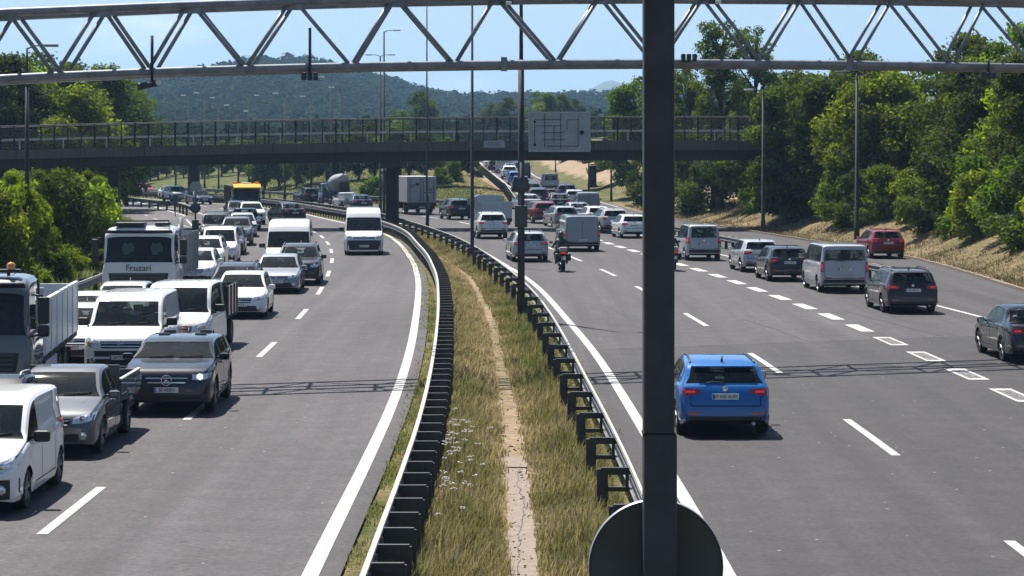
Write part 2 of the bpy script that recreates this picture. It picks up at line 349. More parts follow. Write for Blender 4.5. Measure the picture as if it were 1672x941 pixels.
# ------------------------------------------------------------------ ground sheet
xs = np.concatenate([[-9000, -4000, -1800, -900, -450, -250, -160, -115], np.arange(-90, -40, 2.0), np.arange(-40, 40, .8), np.arange(40, 70, 3.0), [80, 110, 160, 250, 450, 900, 1800, 4000, 9000]])
ys = np.concatenate([[-300, -80, -20, 0], np.arange(10, 120, 1.4), np.arange(120, 330, 2.0), np.arange(330, 480, 6), [490, 520, 570, 650, 800, 1000, 1400, 2200, 4000, 7000, 11000]])
GX, GY = np.meshgrid(xs, ys); GZ = gh(GX, np.clip(GY, 0, 500))
far = np.clip((GY - 470) / 300, 0, 1); GZ = GZ * (1 - far * .4)
bumps = .05 * np.sin(GX * 1.7 + np.sin(GY * .9)) * np.sin(GY * 1.1 + GX * .4)
onbank = np.clip((GX - RE(np.clip(GY, 0, 500)) - 1) / 2, 0, 1) + np.clip((LE(np.clip(GY, 0, 500)) - 1 - GX) / 2, 0, 1)
GZ += bumps * onbank * 3
yc = np.clip(GY, 0, 500)
dry = np.full(GX.shape, .35)
dry = np.where(GX > RE(yc), np.interp(GX - RE(yc), [0, 2, 7, 14], [.62, .78, .75, .5]), dry)
dry = np.where(GY > 440, .05, dry)
dry = np.where((GX > RE(yc)) & (yc > 190), np.interp(yc, [190, 225], [.75, .35]), dry)
dry = np.where(GX < LE(yc), np.interp(LE(yc) - GX, [0, 3, 8], [.3, .08, .0]), dry)
med = (GX > LB(yc) - 1.2) & (GX < RB(yc) + 1.2) & (yc < 175); dry = np.where(med, .5, dry)
dry = np.where((GX > BR(yc)) & (GX < BL(yc)) & (yc > 213), np.interp((GX - BR(yc)) / np.maximum(BL(yc) - BR(yc), .1), [0, .6, .85, 1], [.12, .2, .6, .85]), dry)
isl = (GX > ML(yc) - 60) & (GX < ML(yc)) & (GX > LE(yc)) & (yc > 198); dry = np.where(isl, .55, dry)
earth = np.zeros(GX.shape)
pd = np.abs(GX - PATH(yc)); earth = np.where(med & (yc > 25), np.clip(1.0 - pd * np.interp(yc, [40, 90, 140], [2.2, 1.3, .9]), 0, 1), earth)
edge = np.minimum(np.abs(GX - RE(yc) - .4), 3); earth = np.where((GX > RE(yc) - .3) & (yc < 230), np.maximum(earth, .55 - edge * .5), earth)
trk = np.abs(GX - (RE(yc) + np.interp(yc, [215, 250, 330, 450], [9.5, 6.8, 5.0, 4.0]))); earth = np.where((yc > 205) & (trk < 2.2), 1.0, earth)
bl_ = np.abs(GX - BL(yc) + .8); earth = np.where((yc > 213) & (bl_ < 1.0), .8, earth)
nx, ny = len(xs), len(ys)
idx = np.arange(nx * ny).reshape(ny, nx); FQ = np.stack([idx[:-1, :-1], idx[:-1, 1:], idx[1:, 1:], idx[1:, :-1]], -1).reshape(-1, 4)
go = mesh_np('ground', np.stack([GX, GY, GZ - .06 * (1 - np.clip(onbank, 0, 1))], -1).reshape(-1, 3), FQ, M['ground'], attrs={'dry': dry.ravel(), 'earth': earth.ravel()}, smooth=True)
tag(go, kind='structure')

def strip(name, fa, fb, y0, y1, lift, mat, step=2.0, cols=6, kind='structure', wear=None):
    Y = np.linspace(y0, y1, max(2, int((y1 - y0) / step) + 1)); t = np.linspace(0, 1, cols + 1)
    A, B = np.asarray(fa(Y)), np.asarray(fb(Y)); X = A[:, None] + (B - A)[:, None] * t; YY = np.repeat(Y[:, None], cols + 1, 1)
    Z = gh(X, YY) + lift; i = np.arange(X.size).reshape(X.shape); f = np.stack([i[:-1, :-1], i[:-1, 1:], i[1:, 1:], i[1:, :-1]], -1).reshape(-1, 4)
    o = mesh_np(name, np.stack([X, YY, Z], -1).reshape(-1, 3), f, mat, attrs={'wear': (wear(X, YY) if wear else np.zeros(X.shape)).ravel()}, smooth=True); return tag(o, kind=kind)
def lanes(f, wd, off=0.0):
    def fn(X, Y):
        u = (X - f(Y) - off) / wd; t = .55 * np.cos(4 * np.pi * u) - .35 * np.exp(-((u % 1 - .5) / .09) ** 2); return t * (.6 + .4 * np.sin(Y * .11 + np.floor(u) * 2.1)) + .25 * np.sin(np.floor(u) * 5.3 + 1)
    return fn
# asphalt sheets
strip('left_carriageway', LE, lambda y: LR(y) + .40, 8, 204, .0, M['asphalt'], cols=72, wear=lanes(D1, 4.15))
strip('left_carriageway_beyond_island', lambda y: ML(y) - .3, lambda y: LR(y) + .40, 200, 320, .004, M['asphalt'], cols=10)
strip('slip_road_surface', LE, SR, 190, 320, .008, M['asphalt3'], cols=8)
strip('right_carriageway', lambda y: RL(y) - .62, RE, 8, 214, .0, M['asphalt2'], cols=90, wear=lanes(D2, 4.4))
strip('left_branch_road', lambda y: RL(y) - .6, BR, 212, 310, .004, M['asphalt2'], cols=10)
strip('hill_branch_road', BL, RE, 212, 480, .004, M['asphalt2'], cols=10)
# older, paler surfacing beyond the cross seam on the right-hand carriageway
seam = lambda x: 69.0 + .42 * (x - 2.3)
mb = MB()
X_ = np.linspace(1.6, 19.4, 36)
for a, c in zip(X_[:-1], X_[1:]):
    mb.add([(a, seam(a), .006), (c, seam(c), .006), (c, seam(c) + .12, .006), (a, seam(a) + .12, .006)], [(0, 1, 2, 3)])
tag(mb.build('road_seam', M['asphalt3']), kind='structure')
# newer, darker surfacing on the near side of the seam
X_ = np.linspace(0, 1, 60); Yg = np.linspace(0, 1, 30)
XX = np.array([[lerp(2.0, 19.3, u) for u in X_] for v in Yg]); YY = np.array([[lerp(9, seam(lerp(2.0, 19.3, u)), v) for u in X_] for v in Yg]); XX = np.where(XX < RL(YY) - .7, RL(YY) - .7, XX)
i = np.arange(XX.size).reshape(XX.shape); o = mesh_np('newer_surfacing', np.stack([XX, YY, np.full(XX.shape, .003)], -1).reshape(-1, 3), np.stack([i[:-1, :-1], i[:-1, 1:], i[1:, 1:], i[1:, :-1]], -1).reshape(-1, 4), M['asphalt_new'], attrs={'wear': lanes(D2, 4.4)(XX, YY).ravel()}, smooth=True); tag(o, kind='structure')
# sealed cracks and patches
ck = MB(); gk = np.random.default_rng(4)
for x0, y0, n_, dx_ in ((5.0, 74, 26, -.06), (8.9, 70, 20, -.05), (13.2, 72, 24, -.08)):
    x, y = x0, y0
    for k in range(n_):
        nx_, ny_ = x + dx_ + gk.normal() * .035, y + .55; w_ = .018 + .012 * gk.random(); ck.add([(x - w_, y, .0062), (x + w_, y, .0062), (nx_ + w_, ny_, .0062), (nx_ - w_, ny_, .0062)], [(0, 1, 2, 3)]); x, y = nx_, ny_
tag(ck.build('crack_sealing', M['tar']), kind='structure')

# painted markings
mk = MB()
def line(fc, y0, y1, w, lift=.009, step=2.0, mi=0):
    n = max(1, int((y1 - y0) / step)); Y = np.linspace(y0, y1, n + 1); X = fc(Y)
    for i in range(n):
        a, b_ = (X[i], Y[i]), (X[i + 1], Y[i + 1]); t = Vector((b_[0] - a[0], b_[1] - a[1], 0)).normalized(); nrm = Vector((t.y, -t.x, 0)) * w / 2
        q = [(a[0] - nrm.x, a[1] - nrm.y), (a[0] + nrm.x, a[1] + nrm.y), (b_[0] + nrm.x, b_[1] + nrm.y), (b_[0] - nrm.x, b_[1] - nrm.y)]
        mk.add([(x, y, g1(x, y) + lift) for x, y in q], [(0, 1, 2, 3)], mi)
line(LR, 15, 320, .23); line(RL, 15, 300, .22)
for c in (38.5, 53.6, 68.9, 83.5, 97, 110, 122.6, 134, 144.8, 155, 165, 176, 188, 200, 212, 224, 236, 248, 260): line(D1, c - 2.5, c + 2.5, .17, step=1.3)
for c in (16, 32.4, 48.2, 64.6, 80.8, 97, 111, 125, 139, 154, 168, 183, 198, 214, 230): line(D2, c - 3, c + 3, .17, step=1.5)
c = 25.0
while c < 200:
    y0, y1 = c - 1.5, c + 1.5
    if c < 75:                                   # near ones are worn hollow: outline with a faint middle
        line(lambda y: D3(y) - .22, y0, y1, .09); line(lambda y: D3(y) + .22, y0, y1, .09)
        line(D3, y0, y0 + .35, .36); line(D3, y1 - .35, y1, .36)
        line(D3, y0 + .35, y1 - .35, .35, mi=1)
    else: line(D3, y0, y1, .43)
    c += 5.2
line(RW, 78, 205, .18); line(lambda y: RE(y) - .5, 215, 420, .15); line(lambda y: BL(y) + .5, 218, 420, .15)
line(lambda y: SR(y) - .45, 202, 310, .18, .014); line(lambda y: ML(y) + .35, 202, 310, .18, .01); line(lambda y: LE(y) + .5, 60, 310, .15, .014)
for c in np.arange(165, 300, 9): line(lambda y: (LE(y) + SR(y)) / 2 if y.min() > 198 else LE(y) + 3.4, c, c + 3, .14, .016)
for c in np.arange(224, 420, 10): line(lambda y: (BL(y) + RE(y)) / 2, c, c + 3.5, .14)
line(lambda y: -22.6 - .12 * (y - 165), 152, 180, .15, .016); line(lambda y: -21.2 - .16 * (y - 165), 160, 192, .15, .016)
tag(mk.build('road_markings', [M['line'], M['line_worn']]), kind='structure')

# concrete channel in the middle of the reservation
ch = strip('drain_channel', lambda y: PATH(y) - .20 - .012 * np.sin(y * 5) - .01 * np.sin(y * 11.3), lambda y: PATH(y) + .20 + .012 * np.sin(y * 4.1) + .01 * np.sin(y * 9.7), 12, 45.5, -.052, M['channel'], step=.3, cols=4)
mb = MB()
for k in range(7): mb.box((PATH(43.9) - .16 + .055 * k, 43.9 + .02 * math.sin(k * 2), -.045), (.06, .04, .02))
tag(mb.build('channel_joint', M['dark'], ch))
mb = MB(); x = 0.0; gk = np.random.default_rng(5)
for y in np.arange(22, 43.6, .22):
    x2 = float(np.clip(x + gk.normal() * .022, -.1, .1)); a, b_ = float(PATH(y)) + x, float(PATH(y + .22)) + x2; w_ = .003 + .007 * gk.random(); mb.add([(a - w_, y, -.046), (a + w_, y, -.046), (b_ + w_, y + .22, -.046), (b_ - w_, y + .22, -.046)], [(0, 1, 2, 3)]); x = x2
mb.build('crack', M['tar'], ch)
# bare trodden soil spilling over the channel edges and small stones on the path
mb = MB()
for k in range(420):
    y = 26 + 60 * gk.random() ** 1.6; x = float(PATH(y)) + gk.normal() * .17; s = .012 + .03 * gk.random() ** 2; mb.box((x, y, -.045), (s, s * (.6 + .6 * gk.random()), s * .6), 0, gk.random() * 3)
tag(mb.build('path_gravel', M['channel']), kind='stuff')

# ------------------------------------------------------------------ crash barriers
def wbeam(mb, fc, y0, y1, z, side, step=2.0, zs=1.0):
    """W-beam rail following fc; side = +1 when the waves bulge to +X"""
    prof = [(0.0, .155), (.03, .15), (.085, .105), (.085, .07), (.02, .02), (.02, -.02), (.085, -.07), (.085, -.105), (.03, -.15), (0, -.155)]
    n = max(1, int((y1 - y0) / step)); Y = np.linspace(y0, y1, n + 1); X = fc(Y); vs = []
    for i in range(n + 1):
        m_ = (fc(Y[i] + .5) - fc(Y[i] - .5)); nn = Vector((1, -m_, 0)).normalized() * side
        g = g1(X[i], Y[i])
        for d_, dz in prof: vs.append((X[i] + nn.x * d_, Y[i] + nn.y * d_, g + z + dz * zs))
        for d_, dz in prof[::-1]: vs.append((X[i] + nn.x * (d_ - .012), Y[i] + nn.y * (d_ - .012), g + z + dz * zs))
    k = len(prof) * 2; fs = []
    for i in range(n):
        for j in range(k):
            q = (j + 1) % k; fs.append((i * k + j, i * k + q, (i + 1) * k + q, (i + 1) * k + j))
    fs += [list(range(k)), list(range(n * k, n * k + k))]; mb.add(vs, fs)
def barrier(label, fc, y0, y1, side, spacing, off, heavy=False):
    """rail on the traffic side (side), posts set back by off"""
    x0, yb = float(fc(y0)), y0
    root = empty('crash_barrier'); tag(root, label, 'crash barrier')
    mb = MB(); wbeam(mb, fc, y0, y1, .59, side); mb.build('rail', M['rail_shaded'], root)
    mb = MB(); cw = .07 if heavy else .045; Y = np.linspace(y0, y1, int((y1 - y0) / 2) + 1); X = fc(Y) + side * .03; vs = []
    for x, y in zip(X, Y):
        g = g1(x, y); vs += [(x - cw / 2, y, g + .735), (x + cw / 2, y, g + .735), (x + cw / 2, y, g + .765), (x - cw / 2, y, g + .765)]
    mb.add(vs, [(i * 4 + j, i * 4 + (j + 1) % 4, i * 4 + 4 + (j + 1) % 4, i * 4 + 4 + j) for i in range(len(Y) - 1) for j in range(4)]); mb.build('top_cap', M['rail_lit'], root)
    pm = MB(); rest = MB(); proto = None; Y = np.arange(y0 + .4, y1, spacing); cnt = 0
    for i, y in enumerate(Y):
        m_ = float(fc(y + .5) - fc(y - .5)); a = -math.atan(m_); x = float(fc(y)); g = g1(x, y)
        def put(mb, o):
            def w(lx, lz, dx, dy, dz, rx=0): mb.box((o[0] + lx * math.cos(a), o[1] + lx * math.sin(a), o[2] + lz), (dx, dy, dz), 0, a)
            w(-side * off, .33, .17 if not heavy else .11, .07, .80); w(-side * off * .5, .70, off + .05, .08, .11); w(-side * off * .5, .42, off, .05, .07)
            w(-side * .04, .55, .05, .09, .34)
            if heavy: w(-side * off * .5, .40, off - .02, .03, .5)
        if cnt < 98:
            mb = MB(); put(mb, (0, 0, 0)) if proto is None or True else None
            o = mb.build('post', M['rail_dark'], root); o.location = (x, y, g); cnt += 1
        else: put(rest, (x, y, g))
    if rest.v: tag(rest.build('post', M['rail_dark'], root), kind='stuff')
    return root
barrier('long curving crash barrier with tightly spaced posts beside the oncoming carriageway', LB, 14, 300, -1, 1.34, .38, True)
barrier('curving crash barrier with widely spaced frame posts along the departing carriageway', RB, 14, 290, 1, 3.9, .42)
barrier('short steel barrier between the departing queue and the red hatchback slip lane', SB, 97, 200, -1, 2.0, .25)
barrier('roadside steel barrier below the bushes beyond the oncoming trucks', lambda y: LE(y) - .5, 60, 140, 1, 4.0, .3)
barrier('guard rail along the dry grass island between slip road and main road', lambda y: ML(y) - .9, 203, 300, 1, 4.0, .3)
barrier('far guard rail climbing beside the hill road queue under the bridge', lambda y: BL(y) - .6, 218, 400, 1, 4.0, .3)
barrier('distant guard rail below the wooded bank on the far curving branch', lambda y: BR(y) + .8, 222, 305, -1, 4.0, .3)
# kerb stones on the right verge
mb = MB()
for y in np.arange(60, 200, 1.0):
    x = float(RE(y + .5)); m_ = float(RE(y + 1) - RE(y)); mb.box((x + .05, y + .5, g1(x, y) + .05 + rnd.uniform(-.02, .01)), (.14, .97 + abs(m_) * .1, .13), 0, -math.atan(m_))
tag(mb.build('verge_kerb', M['channel']), kind='structure')

# ------------------------------------------------------------------ overpass
BY, BD = 168.0, 6.5          # near face and depth of the bridge
bz = curve([(0, 4.8), (10, 5.02), (25, 5.5), (42.5, 5.9), (56, 6.1), (75, 6.15), (100, 6.1)], 15)      # deck top against X + 60
deck = lambda X: float(bz(X + 60))
br = empty('road_bridge', (0, BY, 0)); tag(br, 'dark concrete road bridge with wire railing crossing over both carriageways', 'bridge')
def deckstrip(name, y0, y1, dz0, dz1, mat, x0=-60, x1=34):
    mb = MB(); X = np.linspace(x0, x1, 48); vs = []
    for x in X:
        z = deck(x); vs += [(x, y0, z + dz0), (x, y1, z + dz0), (x, y1, z + dz1), (x, y0, z + dz1)]
    fs = []
    for i in range(len(X) - 1):
        for j in range(4): q = (j + 1) % 4; fs.append((i * 4 + j, i * 4 + q, (i + 1) * 4 + q, (i + 1) * 4 + j))
    fs += [(3, 2, 1, 0), tuple(4 * (len(X) - 1) + k for k in range(4))]; mb.add(vs, fs); return mb.build(name, mat, br)
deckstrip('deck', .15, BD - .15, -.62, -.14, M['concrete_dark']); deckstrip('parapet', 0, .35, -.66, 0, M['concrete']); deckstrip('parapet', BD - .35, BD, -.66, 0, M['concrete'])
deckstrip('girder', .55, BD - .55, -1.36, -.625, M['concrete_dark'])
pm = MB()
for side, y in ((0, .12), (1, BD - .12)):
    posts = np.arange(-59, 33.5, .92) if side == 0 else np.arange(-59, 33.5, 2.76)
    rl = MB()
    X = np.linspace(-59.2, 33.6, 60)
    for k, dz in enumerate((.16, .36, .56, .76, .96, 1.16, 1.36)): rl.tube([(x, y, deck(x) + dz) for x in X], .017 if k != 3 else .026, 4)
    rl.tube([(x, y, deck(x) + 1.62) for x in X], .045, 6)
    ro = rl.build('railing', M['rail_dark'], br)
    for i, x in enumerate(posts):
        if side == 0 and i >= 99: break
        mb = MB(); mb.box((0, 0, .81), (.075 if i % 3 else .11, .07, 1.62)); o = mb.build('railing_post', M['dark'], ro); o.location = (x, y, deck(x))
gr = MB(); X = np.linspace(-59, 33, 60)
for x0, x1 in zip(X[:-1], X[1:]):
    z0, z1 = deck(x0) + .68, deck(x1) + .68
    gr.add([(x0, 1.1, z0 - .07), (x1, 1.1, z1 - .07), (x1, 1.1, z1 + .07), (x0, 1.1, z0 + .07), (x0, 1.16, z0 - .07), (x1, 1.16, z1 - .07), (x1, 1.16, z1 + .07), (x0, 1.16, z0 + .07)], [(0, 1, 2, 3), (7, 6, 5, 4), (3, 2, 6, 7), (0, 4, 5, 1)])
for x in np.arange(-58, 33, 3): gr.box((x, 1.2, deck(x) + .27), (.08, .08, .82))
gr.build('guard_rail', M['galv'], br)
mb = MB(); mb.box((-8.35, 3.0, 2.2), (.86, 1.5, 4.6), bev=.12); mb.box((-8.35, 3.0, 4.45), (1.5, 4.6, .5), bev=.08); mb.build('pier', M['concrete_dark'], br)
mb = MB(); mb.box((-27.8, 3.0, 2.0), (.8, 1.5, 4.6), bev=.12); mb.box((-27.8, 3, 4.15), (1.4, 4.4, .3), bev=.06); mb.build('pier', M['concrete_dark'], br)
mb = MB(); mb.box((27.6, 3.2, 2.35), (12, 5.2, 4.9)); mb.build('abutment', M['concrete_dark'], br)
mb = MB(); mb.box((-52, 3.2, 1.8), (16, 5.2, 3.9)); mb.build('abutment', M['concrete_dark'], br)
# seams of the parapet panels
mb = MB()
for x in np.arange(-56, 32, 4.4): mb.box((x, -.004, deck(x) - .33), (.035, .012, .6))
tag(mb.build('panel_joint', M['dark'], br), kind='stuff')
# square sign panel with battens fixed to the railing
px0, px1, py0, py1 = 863, 964, 183, 248
sc_ = BY / F; sx0, sx1 = (px0 - CX) * sc_, (px1 - CX) * sc_; sz1, sz0 = HC + (YH - py0) * sc_, HC + (YH - py1) * sc_
sg = empty('bridge_sign', ((sx0 + sx1) / 2, BY - .3, sz0)); tag(sg, 'large grey metal sign panel with battens mounted on the bridge railing', 'sign')
w, h_ = sx1 - sx0, sz1 - sz0
mb = MB(); mb.box((0, 0, h_ / 2), (w, .06, h_), bev=.01); mb.build('board', M['signpanel'], sg)
mb = MB()
for x in (-w / 2 + .03, w / 2 - .03): mb.box((x, -.045, h_ / 2), (.06, .05, h_ + .04))
for z in (.03, h_ - .03): mb.box((0, -.047, z), (w, .05, .06))
mb.build('frame', M['galv'], sg)
mb = MB()
def bat(u0, v0, u1, v1): mb.box(((u0 + u1) / 2 * w - w / 2, -.045, h_ - (v0 + v1) / 2 * h_), (max(abs(u1 - u0) * w, .045), .035, max(abs(v1 - v0) * h_, .045)))
for q in ((.1,.2,.1,.85),(.26,.02,.26,.9),(.52,.02,.52,.93),(.41,.35,.41,.78),(.62,.2,.62,.45),(.8,.15,.8,.85),(.1,.2,.23,.2),(.23,.19,.53,.19),(.62,.2,.8,.2),(.1,.35,.53,.35),(.23,.52,.55,.52),(.23,.7,.58,.7),(.3,.86,.57,.86),(.6,.86,.8,.86)): bat(*q)
mb.build('batten', M['rail_dark'], sg)
mb = MB()
for u, v, r_ in ((.86, .52, .15), (.1, .83, .1), (.1, .25, .08)): mb.lathe([(0, -.03), (r_, -.03), (r_, .02), (0, .02)], 14, Matrix.Translation((u * w - w / 2, -.05, h_ - v * h_)) @ Matrix.Rotation(R(90), 4, 'X'))
mb.build('fixing_disc', M['dark'], sg)
mb = MB(); mb.box((-w * .3, .22, h_ * .45), (.08, .4, .1)); mb.box((w * .3, .22, h_ * .45), (.08, .4, .1)); mb.build('bracket', M['rail_dark'], sg)
# small lettered plate on the parapet
np_ = empty('bridge_sign', ((807 - CX) * sc_, BY - .02, HC + (YH - 243) * sc_ + .12)); tag(np_, 'small weathered lettered plate fixed to the bridge parapet', 'sign')
mb = MB(); mb.box((0, -.02, .2), (1.45, .03, .48), bev=.01); mb.build('board', M['signpanel'], np_)
mb = MB(); text_mb(mb, 'CS:EL', .36, Matrix.Translation((0, -.04, .2)) @ Matrix.Rotation(R(90), 4, 'X')); mb.build('lettering', M['rail_dark'], np_)
# a second, lower bridge behind, almost hidden: one pier shows
b2 = empty('farther_bridge', (0, 255, 0)); tag(b2, 'farther low bridge behind the main bridge, only its dark pier showing', 'bridge')
mb = MB(); mb.box((-22, 3, 4.9), (74, 6, 1.0)); mb.build('deck', M['concrete_dark'], b2)
mb = MB(); mb.box((-33.5, 3, 2.2), (1.1, 1.4, 4.6), bev=.15); mb.build('pier', M['concrete_dark'], b2)

# ------------------------------------------------------------------ lattice gantry
gt = empty('sign_gantry', (0, 64, 0)); tag(gt, 'grey steel lattice gantry beam spanning both carriageways overhead', 'gantry')
TY = lambda x: .36 * x                       # skewed in plan (local Y)
def tx(px, dy=0.0):
    """plan point of the front plane seen in column px"""
    k = (px - CX) / F; x = 64 * k / (1 - .36 * k); return x
def tz(px, py):
    x = tx(px); return HC + (YH - py) * (64 + TY(x)) / F
bot = lambda px: np.interp(px, [-200, 0, 100, 300, 600, 900, 1100, 1400, 1672, 1900], [142, 129, 124, 116, 108, 104, 103, 105.5, 110, 116])
top = lambda px: np.interp(px, [-200, 0, 150, 300, 470, 640, 900, 1100, 1400, 1672, 1900], [34, 21, 15, 9, 3.5, -1, -5.5, -6, -4, 1, 8])
nrm = Vector((-.06, 1.66, 0))
def tp(px, f, back=0):
    x = tx(px); p = Vector((x, TY(x), tz(px, float(f(px))))); return p + nrm * back
pxs = np.linspace(-200, 1900, 40)
for f, nm in ((bot, 'bottom_chord'), (top, 'top_chord')):
    for bk in (0, 1):
        mb = MB(); mb.tube([tp(p, f, bk) for p in pxs], .11, 10); mb.build(nm, M['gantry'], gt)
nb = [-230 + 0, -65, 90, 240, 400, 573, 742, 910, 1078, 1245, 1395, 1555, 1715, 1880]
nt_ = [-145, 8, 163, 310, 478, 645, 813, 985, 1155, 1315, 1463, 1615, 1790]
for bk in (0, 1):
    for i in range(1, 13):
        a = tp(nb[i], bot, bk)
        for q in (nt_[i - 1], nt_[i]):
            mb = MB(); b_ = tp(q + (-9 if q < nb[i] else 9) * -1 * .6, top, bk); mb.tube([a + (b_ - a) * .02, b_], .054, 6); mb.build('diagonal', M['gantry'], gt)
for q in nt_[1:]:
    mb = MB(); mb.tube([tp(q, top, 0), tp(q, top, 1)], .05, 6); p = tp(q, top, 0); mb.box(p + Vector((0, -.02, -.13)), (.5, .06, .16)); mb.build('gusset', M['gantry'], gt)
for q in nb[1:13]:
    mb = MB(); mb.tube([tp(q, bot, 0), tp(q, bot, 1)], .05, 6); mb.build('cross_strut', M['gantry'], gt)
for q in (823, 1386):
    mb = MB(); mb.box(tp(q, bot, 0), (.16, .3, .36)); mb.build('splice_flange', M['gantry'], gt)
for sx, bk in ((-200, .5), (1900, .5)):
    p = tp(sx, bot, bk); mb = MB(); g = g1(p.x, p.y + 64); mb.tube([(p.x, p.y, g - .3), (p.x, p.y, p.z + 2.0)], .28, 12); mb.build('support_leg', M['gantry'], gt)
# sensors and cameras hanging from the beam
def hanging(px, label, up, drop, kind):
    p = tp(px, bot, 0) + Vector((0, -.17, 0)); r_ = empty('traffic_camera' if kind else 'traffic_sensor', (p.x, p.y + 64, p.z)); tag(r_, label, 'camera' if kind else 'sensor')
    mb = MB(); mb.tube([(0, 0, up), (0, 0, -drop)], .04, 6); mb.build('bracket', M['pole'], r_)
    mb = MB()
    if kind == 1: mb.tube([(.1, 0, -drop - .02), (-.24, -.18, -drop - .1)], .085, 8); mb.tube([(-.24, -.18, -drop - .1), (-.32, -.22, -drop - .12)], .1, 8)
    else:
        for s in (-.15, 0, .15): mb.box((s, -.02, -drop - .06), (.12, .2, .2), bev=.03)
    mb.build('housing', M['pole'], r_)
    mb = MB(); mb.lathe([(0, 0), (.06, 0), (.07, .02)], 10, Matrix.Translation((.17 if kind == 1 else .16, -.1, -drop - (.0 if kind == 1 else .03))) @ Matrix.Rotation(R(90), 4, 'X')); mb.build('lens', M['plate'], r_)
hanging(250, 'dark camera on a bent bracket below the gantry over the oncoming lanes', .9, .26, 1)
hanging(507, 'triple sensor cluster under the gantry below an upright stub', 1.0, .17, 0)
hanging(1124, 'small dark sensor beside the big near post on the gantry', .1, -.2, 0)
hanging(1612, 'small dark sensor under the gantry in front of the thick trees', .2, .2, 0)
def topfit(px, label):
    p = tp(px, top, 0); r_ = empty('flood_light', (p.x, p.y + 64 - .15, p.z - .15)); tag(r_, label, 'light')
    mb = MB(); mb.box((0, 0, .02), (.34, .16, .12), bev=.03); mb.build('housing', M['pole'], r_)
    mb = MB(); mb.box((.06, -.1, -.02), (.16, .06, .1), bev=.02); mb.build('lens', M['plate'], r_)
topfit(827, 'small floodlight on the gantry top chord next to the tall reservation lamp post'); topfit(1168, 'small floodlight on the gantry top chord right of the near post')

# ------------------------------------------------------------------ near post with round sign
k = 16.4 / F
po = empty('sign_post', ((1075 - CX) * k, 16.4, 0)); tag(po, 'thick dark steel post close to the camera carrying a round sign', 'post')
mb = MB(); mb.box((0, 0, 3.8 + 2.3), (.205, .205, 4.8), bev=.018); mb.build('upper_post', M['pole'], po)
mb = MB(); mb.box((.008, 0, 1.9), (.222, .222, 3.78), bev=.02); mb.box((.0, 0, .02), (.5, .5, .05), bev=.01); mb.build('lower_sleeve', M['pole'], po)
mb = MB(); mb.box((0, 0, 3.785), (.215, .215, .02)); mb.build('joint_collar', M['dark'], po)
sd = empty('round_sign', (po.location.x - .008, 16.4 + .17, HC - (932 - YH) * k)); tag(sd, 'round traffic sign seen from its dark back on the near post', 'sign')
mb = MB(); RX = Matrix.Rotation(R(90), 4, 'X'); mb.lathe([(0, .01), (.43, .01), (.445, .018), (.452, .03), (.452, -.012), (.44, -.018), (0, -.018)], 64, RX); mb.build('disc', M['signback'], sd, sharp=30)
mb = MB(); mb.lathe([(.452, .031), (.457, .02), (.457, -.014), (.452, -.013)], 64, RX); mb.build('rim_band', M['galv'], sd)
mb = MB()
mb.box((0, -.04, 0), (.06, .06, .6))
mb.build('clamp', M['signback'], sd)

# ------------------------------------------------------------------ street lamps
def lamp(px, base_y, top_y, label, group, arm=-1, r0=.1, heads=1, xy=None, thin_from=None):
    X, Y = at(px, base_y) if xy is None else xy
    g = g1(X, Y); Ht = HC + (YH - top_y) * Y / F - g
    o = empty('street_lamp', (X, Y, g - .1)); tag(o, label, 'street lamp', group)
    mb = MB()
    if thin_from: t_ = HC + (YH - thin_from) * Y / F - g; mb.tube([(0, 0, 0), (0, 0, t_)], [r0, r0 * .8], 10); mb.tube([(0, 0, t_), (0, 0, Ht)], [r0 * .55, r0 * .4], 8)
    else: mb.tube([(0, 0, 0), (0, 0, .9), (0, 0, .95), (0, 0, Ht)], [r0 * 1.25, r0 * 1.25, r0, r0 * .5], 10)
    mb.build('pole', M['lampmetal'], o)
    for h in range(heads):
        s = arm if h == 0 else -arm; mb = MB(); mb.tube([(0, 0, Ht - .02), (s * .35, 0, Ht + .1), (s * .75, -.05, Ht + .12)], [.035, .03, .025], 6); ao = mb.build('arm', M['lampmetal'], o)
        mb = MB(); mb.box((s * .95, -.05, Ht + .11), (.62, .24, .11), bev=.04); mb.build('lamp_head', M['plate'] if base_y and base_y < 380 else M['headgrey'], ao)
    return o
MEDL = 'tall lamp posts in the central reservation'; BYL = 'lamp posts beyond the bridge'
lamp(851, 520, -60, 'tall thick lamp post nearest in the grassy reservation, stepped thinner at its top', MEDL, 1, .13, 1, None, 92)
lamp(771, 430, -40, 'second tall lamp post in the grassy reservation, beside the right barrier', MEDL, 1, .1)
lamp(697, 385, -25, 'slender third tall lamp post in the reservation just before the bridge', MEDL, 1, .075)
lamp(44, 468, 75, 'dark lamp post in front of the left bushes behind the near flatbed truck', None, 1, .1, 1, (-19.4, 98.0), 138)
lamp(1229, 368, 147, 'black lamp post on the right verge nearest the bridge end', 'lamp posts on the right verge', -1, .13, 1, (16.55, 161.5))
lamp(1399, 390, 118, 'black lamp post on the right verge behind the red hatchback', 'lamp posts on the right verge', -1, .14)
ORD = ['first','second','third','fourth','fifth','sixth','seventh','eighth','ninth','tenth','eleventh','twelfth','thirteenth','fourteenth','fifteenth','sixteenth','seventeenth','eighteenth','nineteenth','twentieth','twenty-first','twenty-second','twenty-third','twenty-fourth','twenty-fifth','twenty-sixth','twenty-seventh','twenty-eighth','twenty-ninth','thirtieth','thirty-first','thirty-second','thirty-third','thirty-fourth','thirty-fifth','thirty-sixth','thirty-seventh','thirty-eighth','thirty-ninth','fortieth']
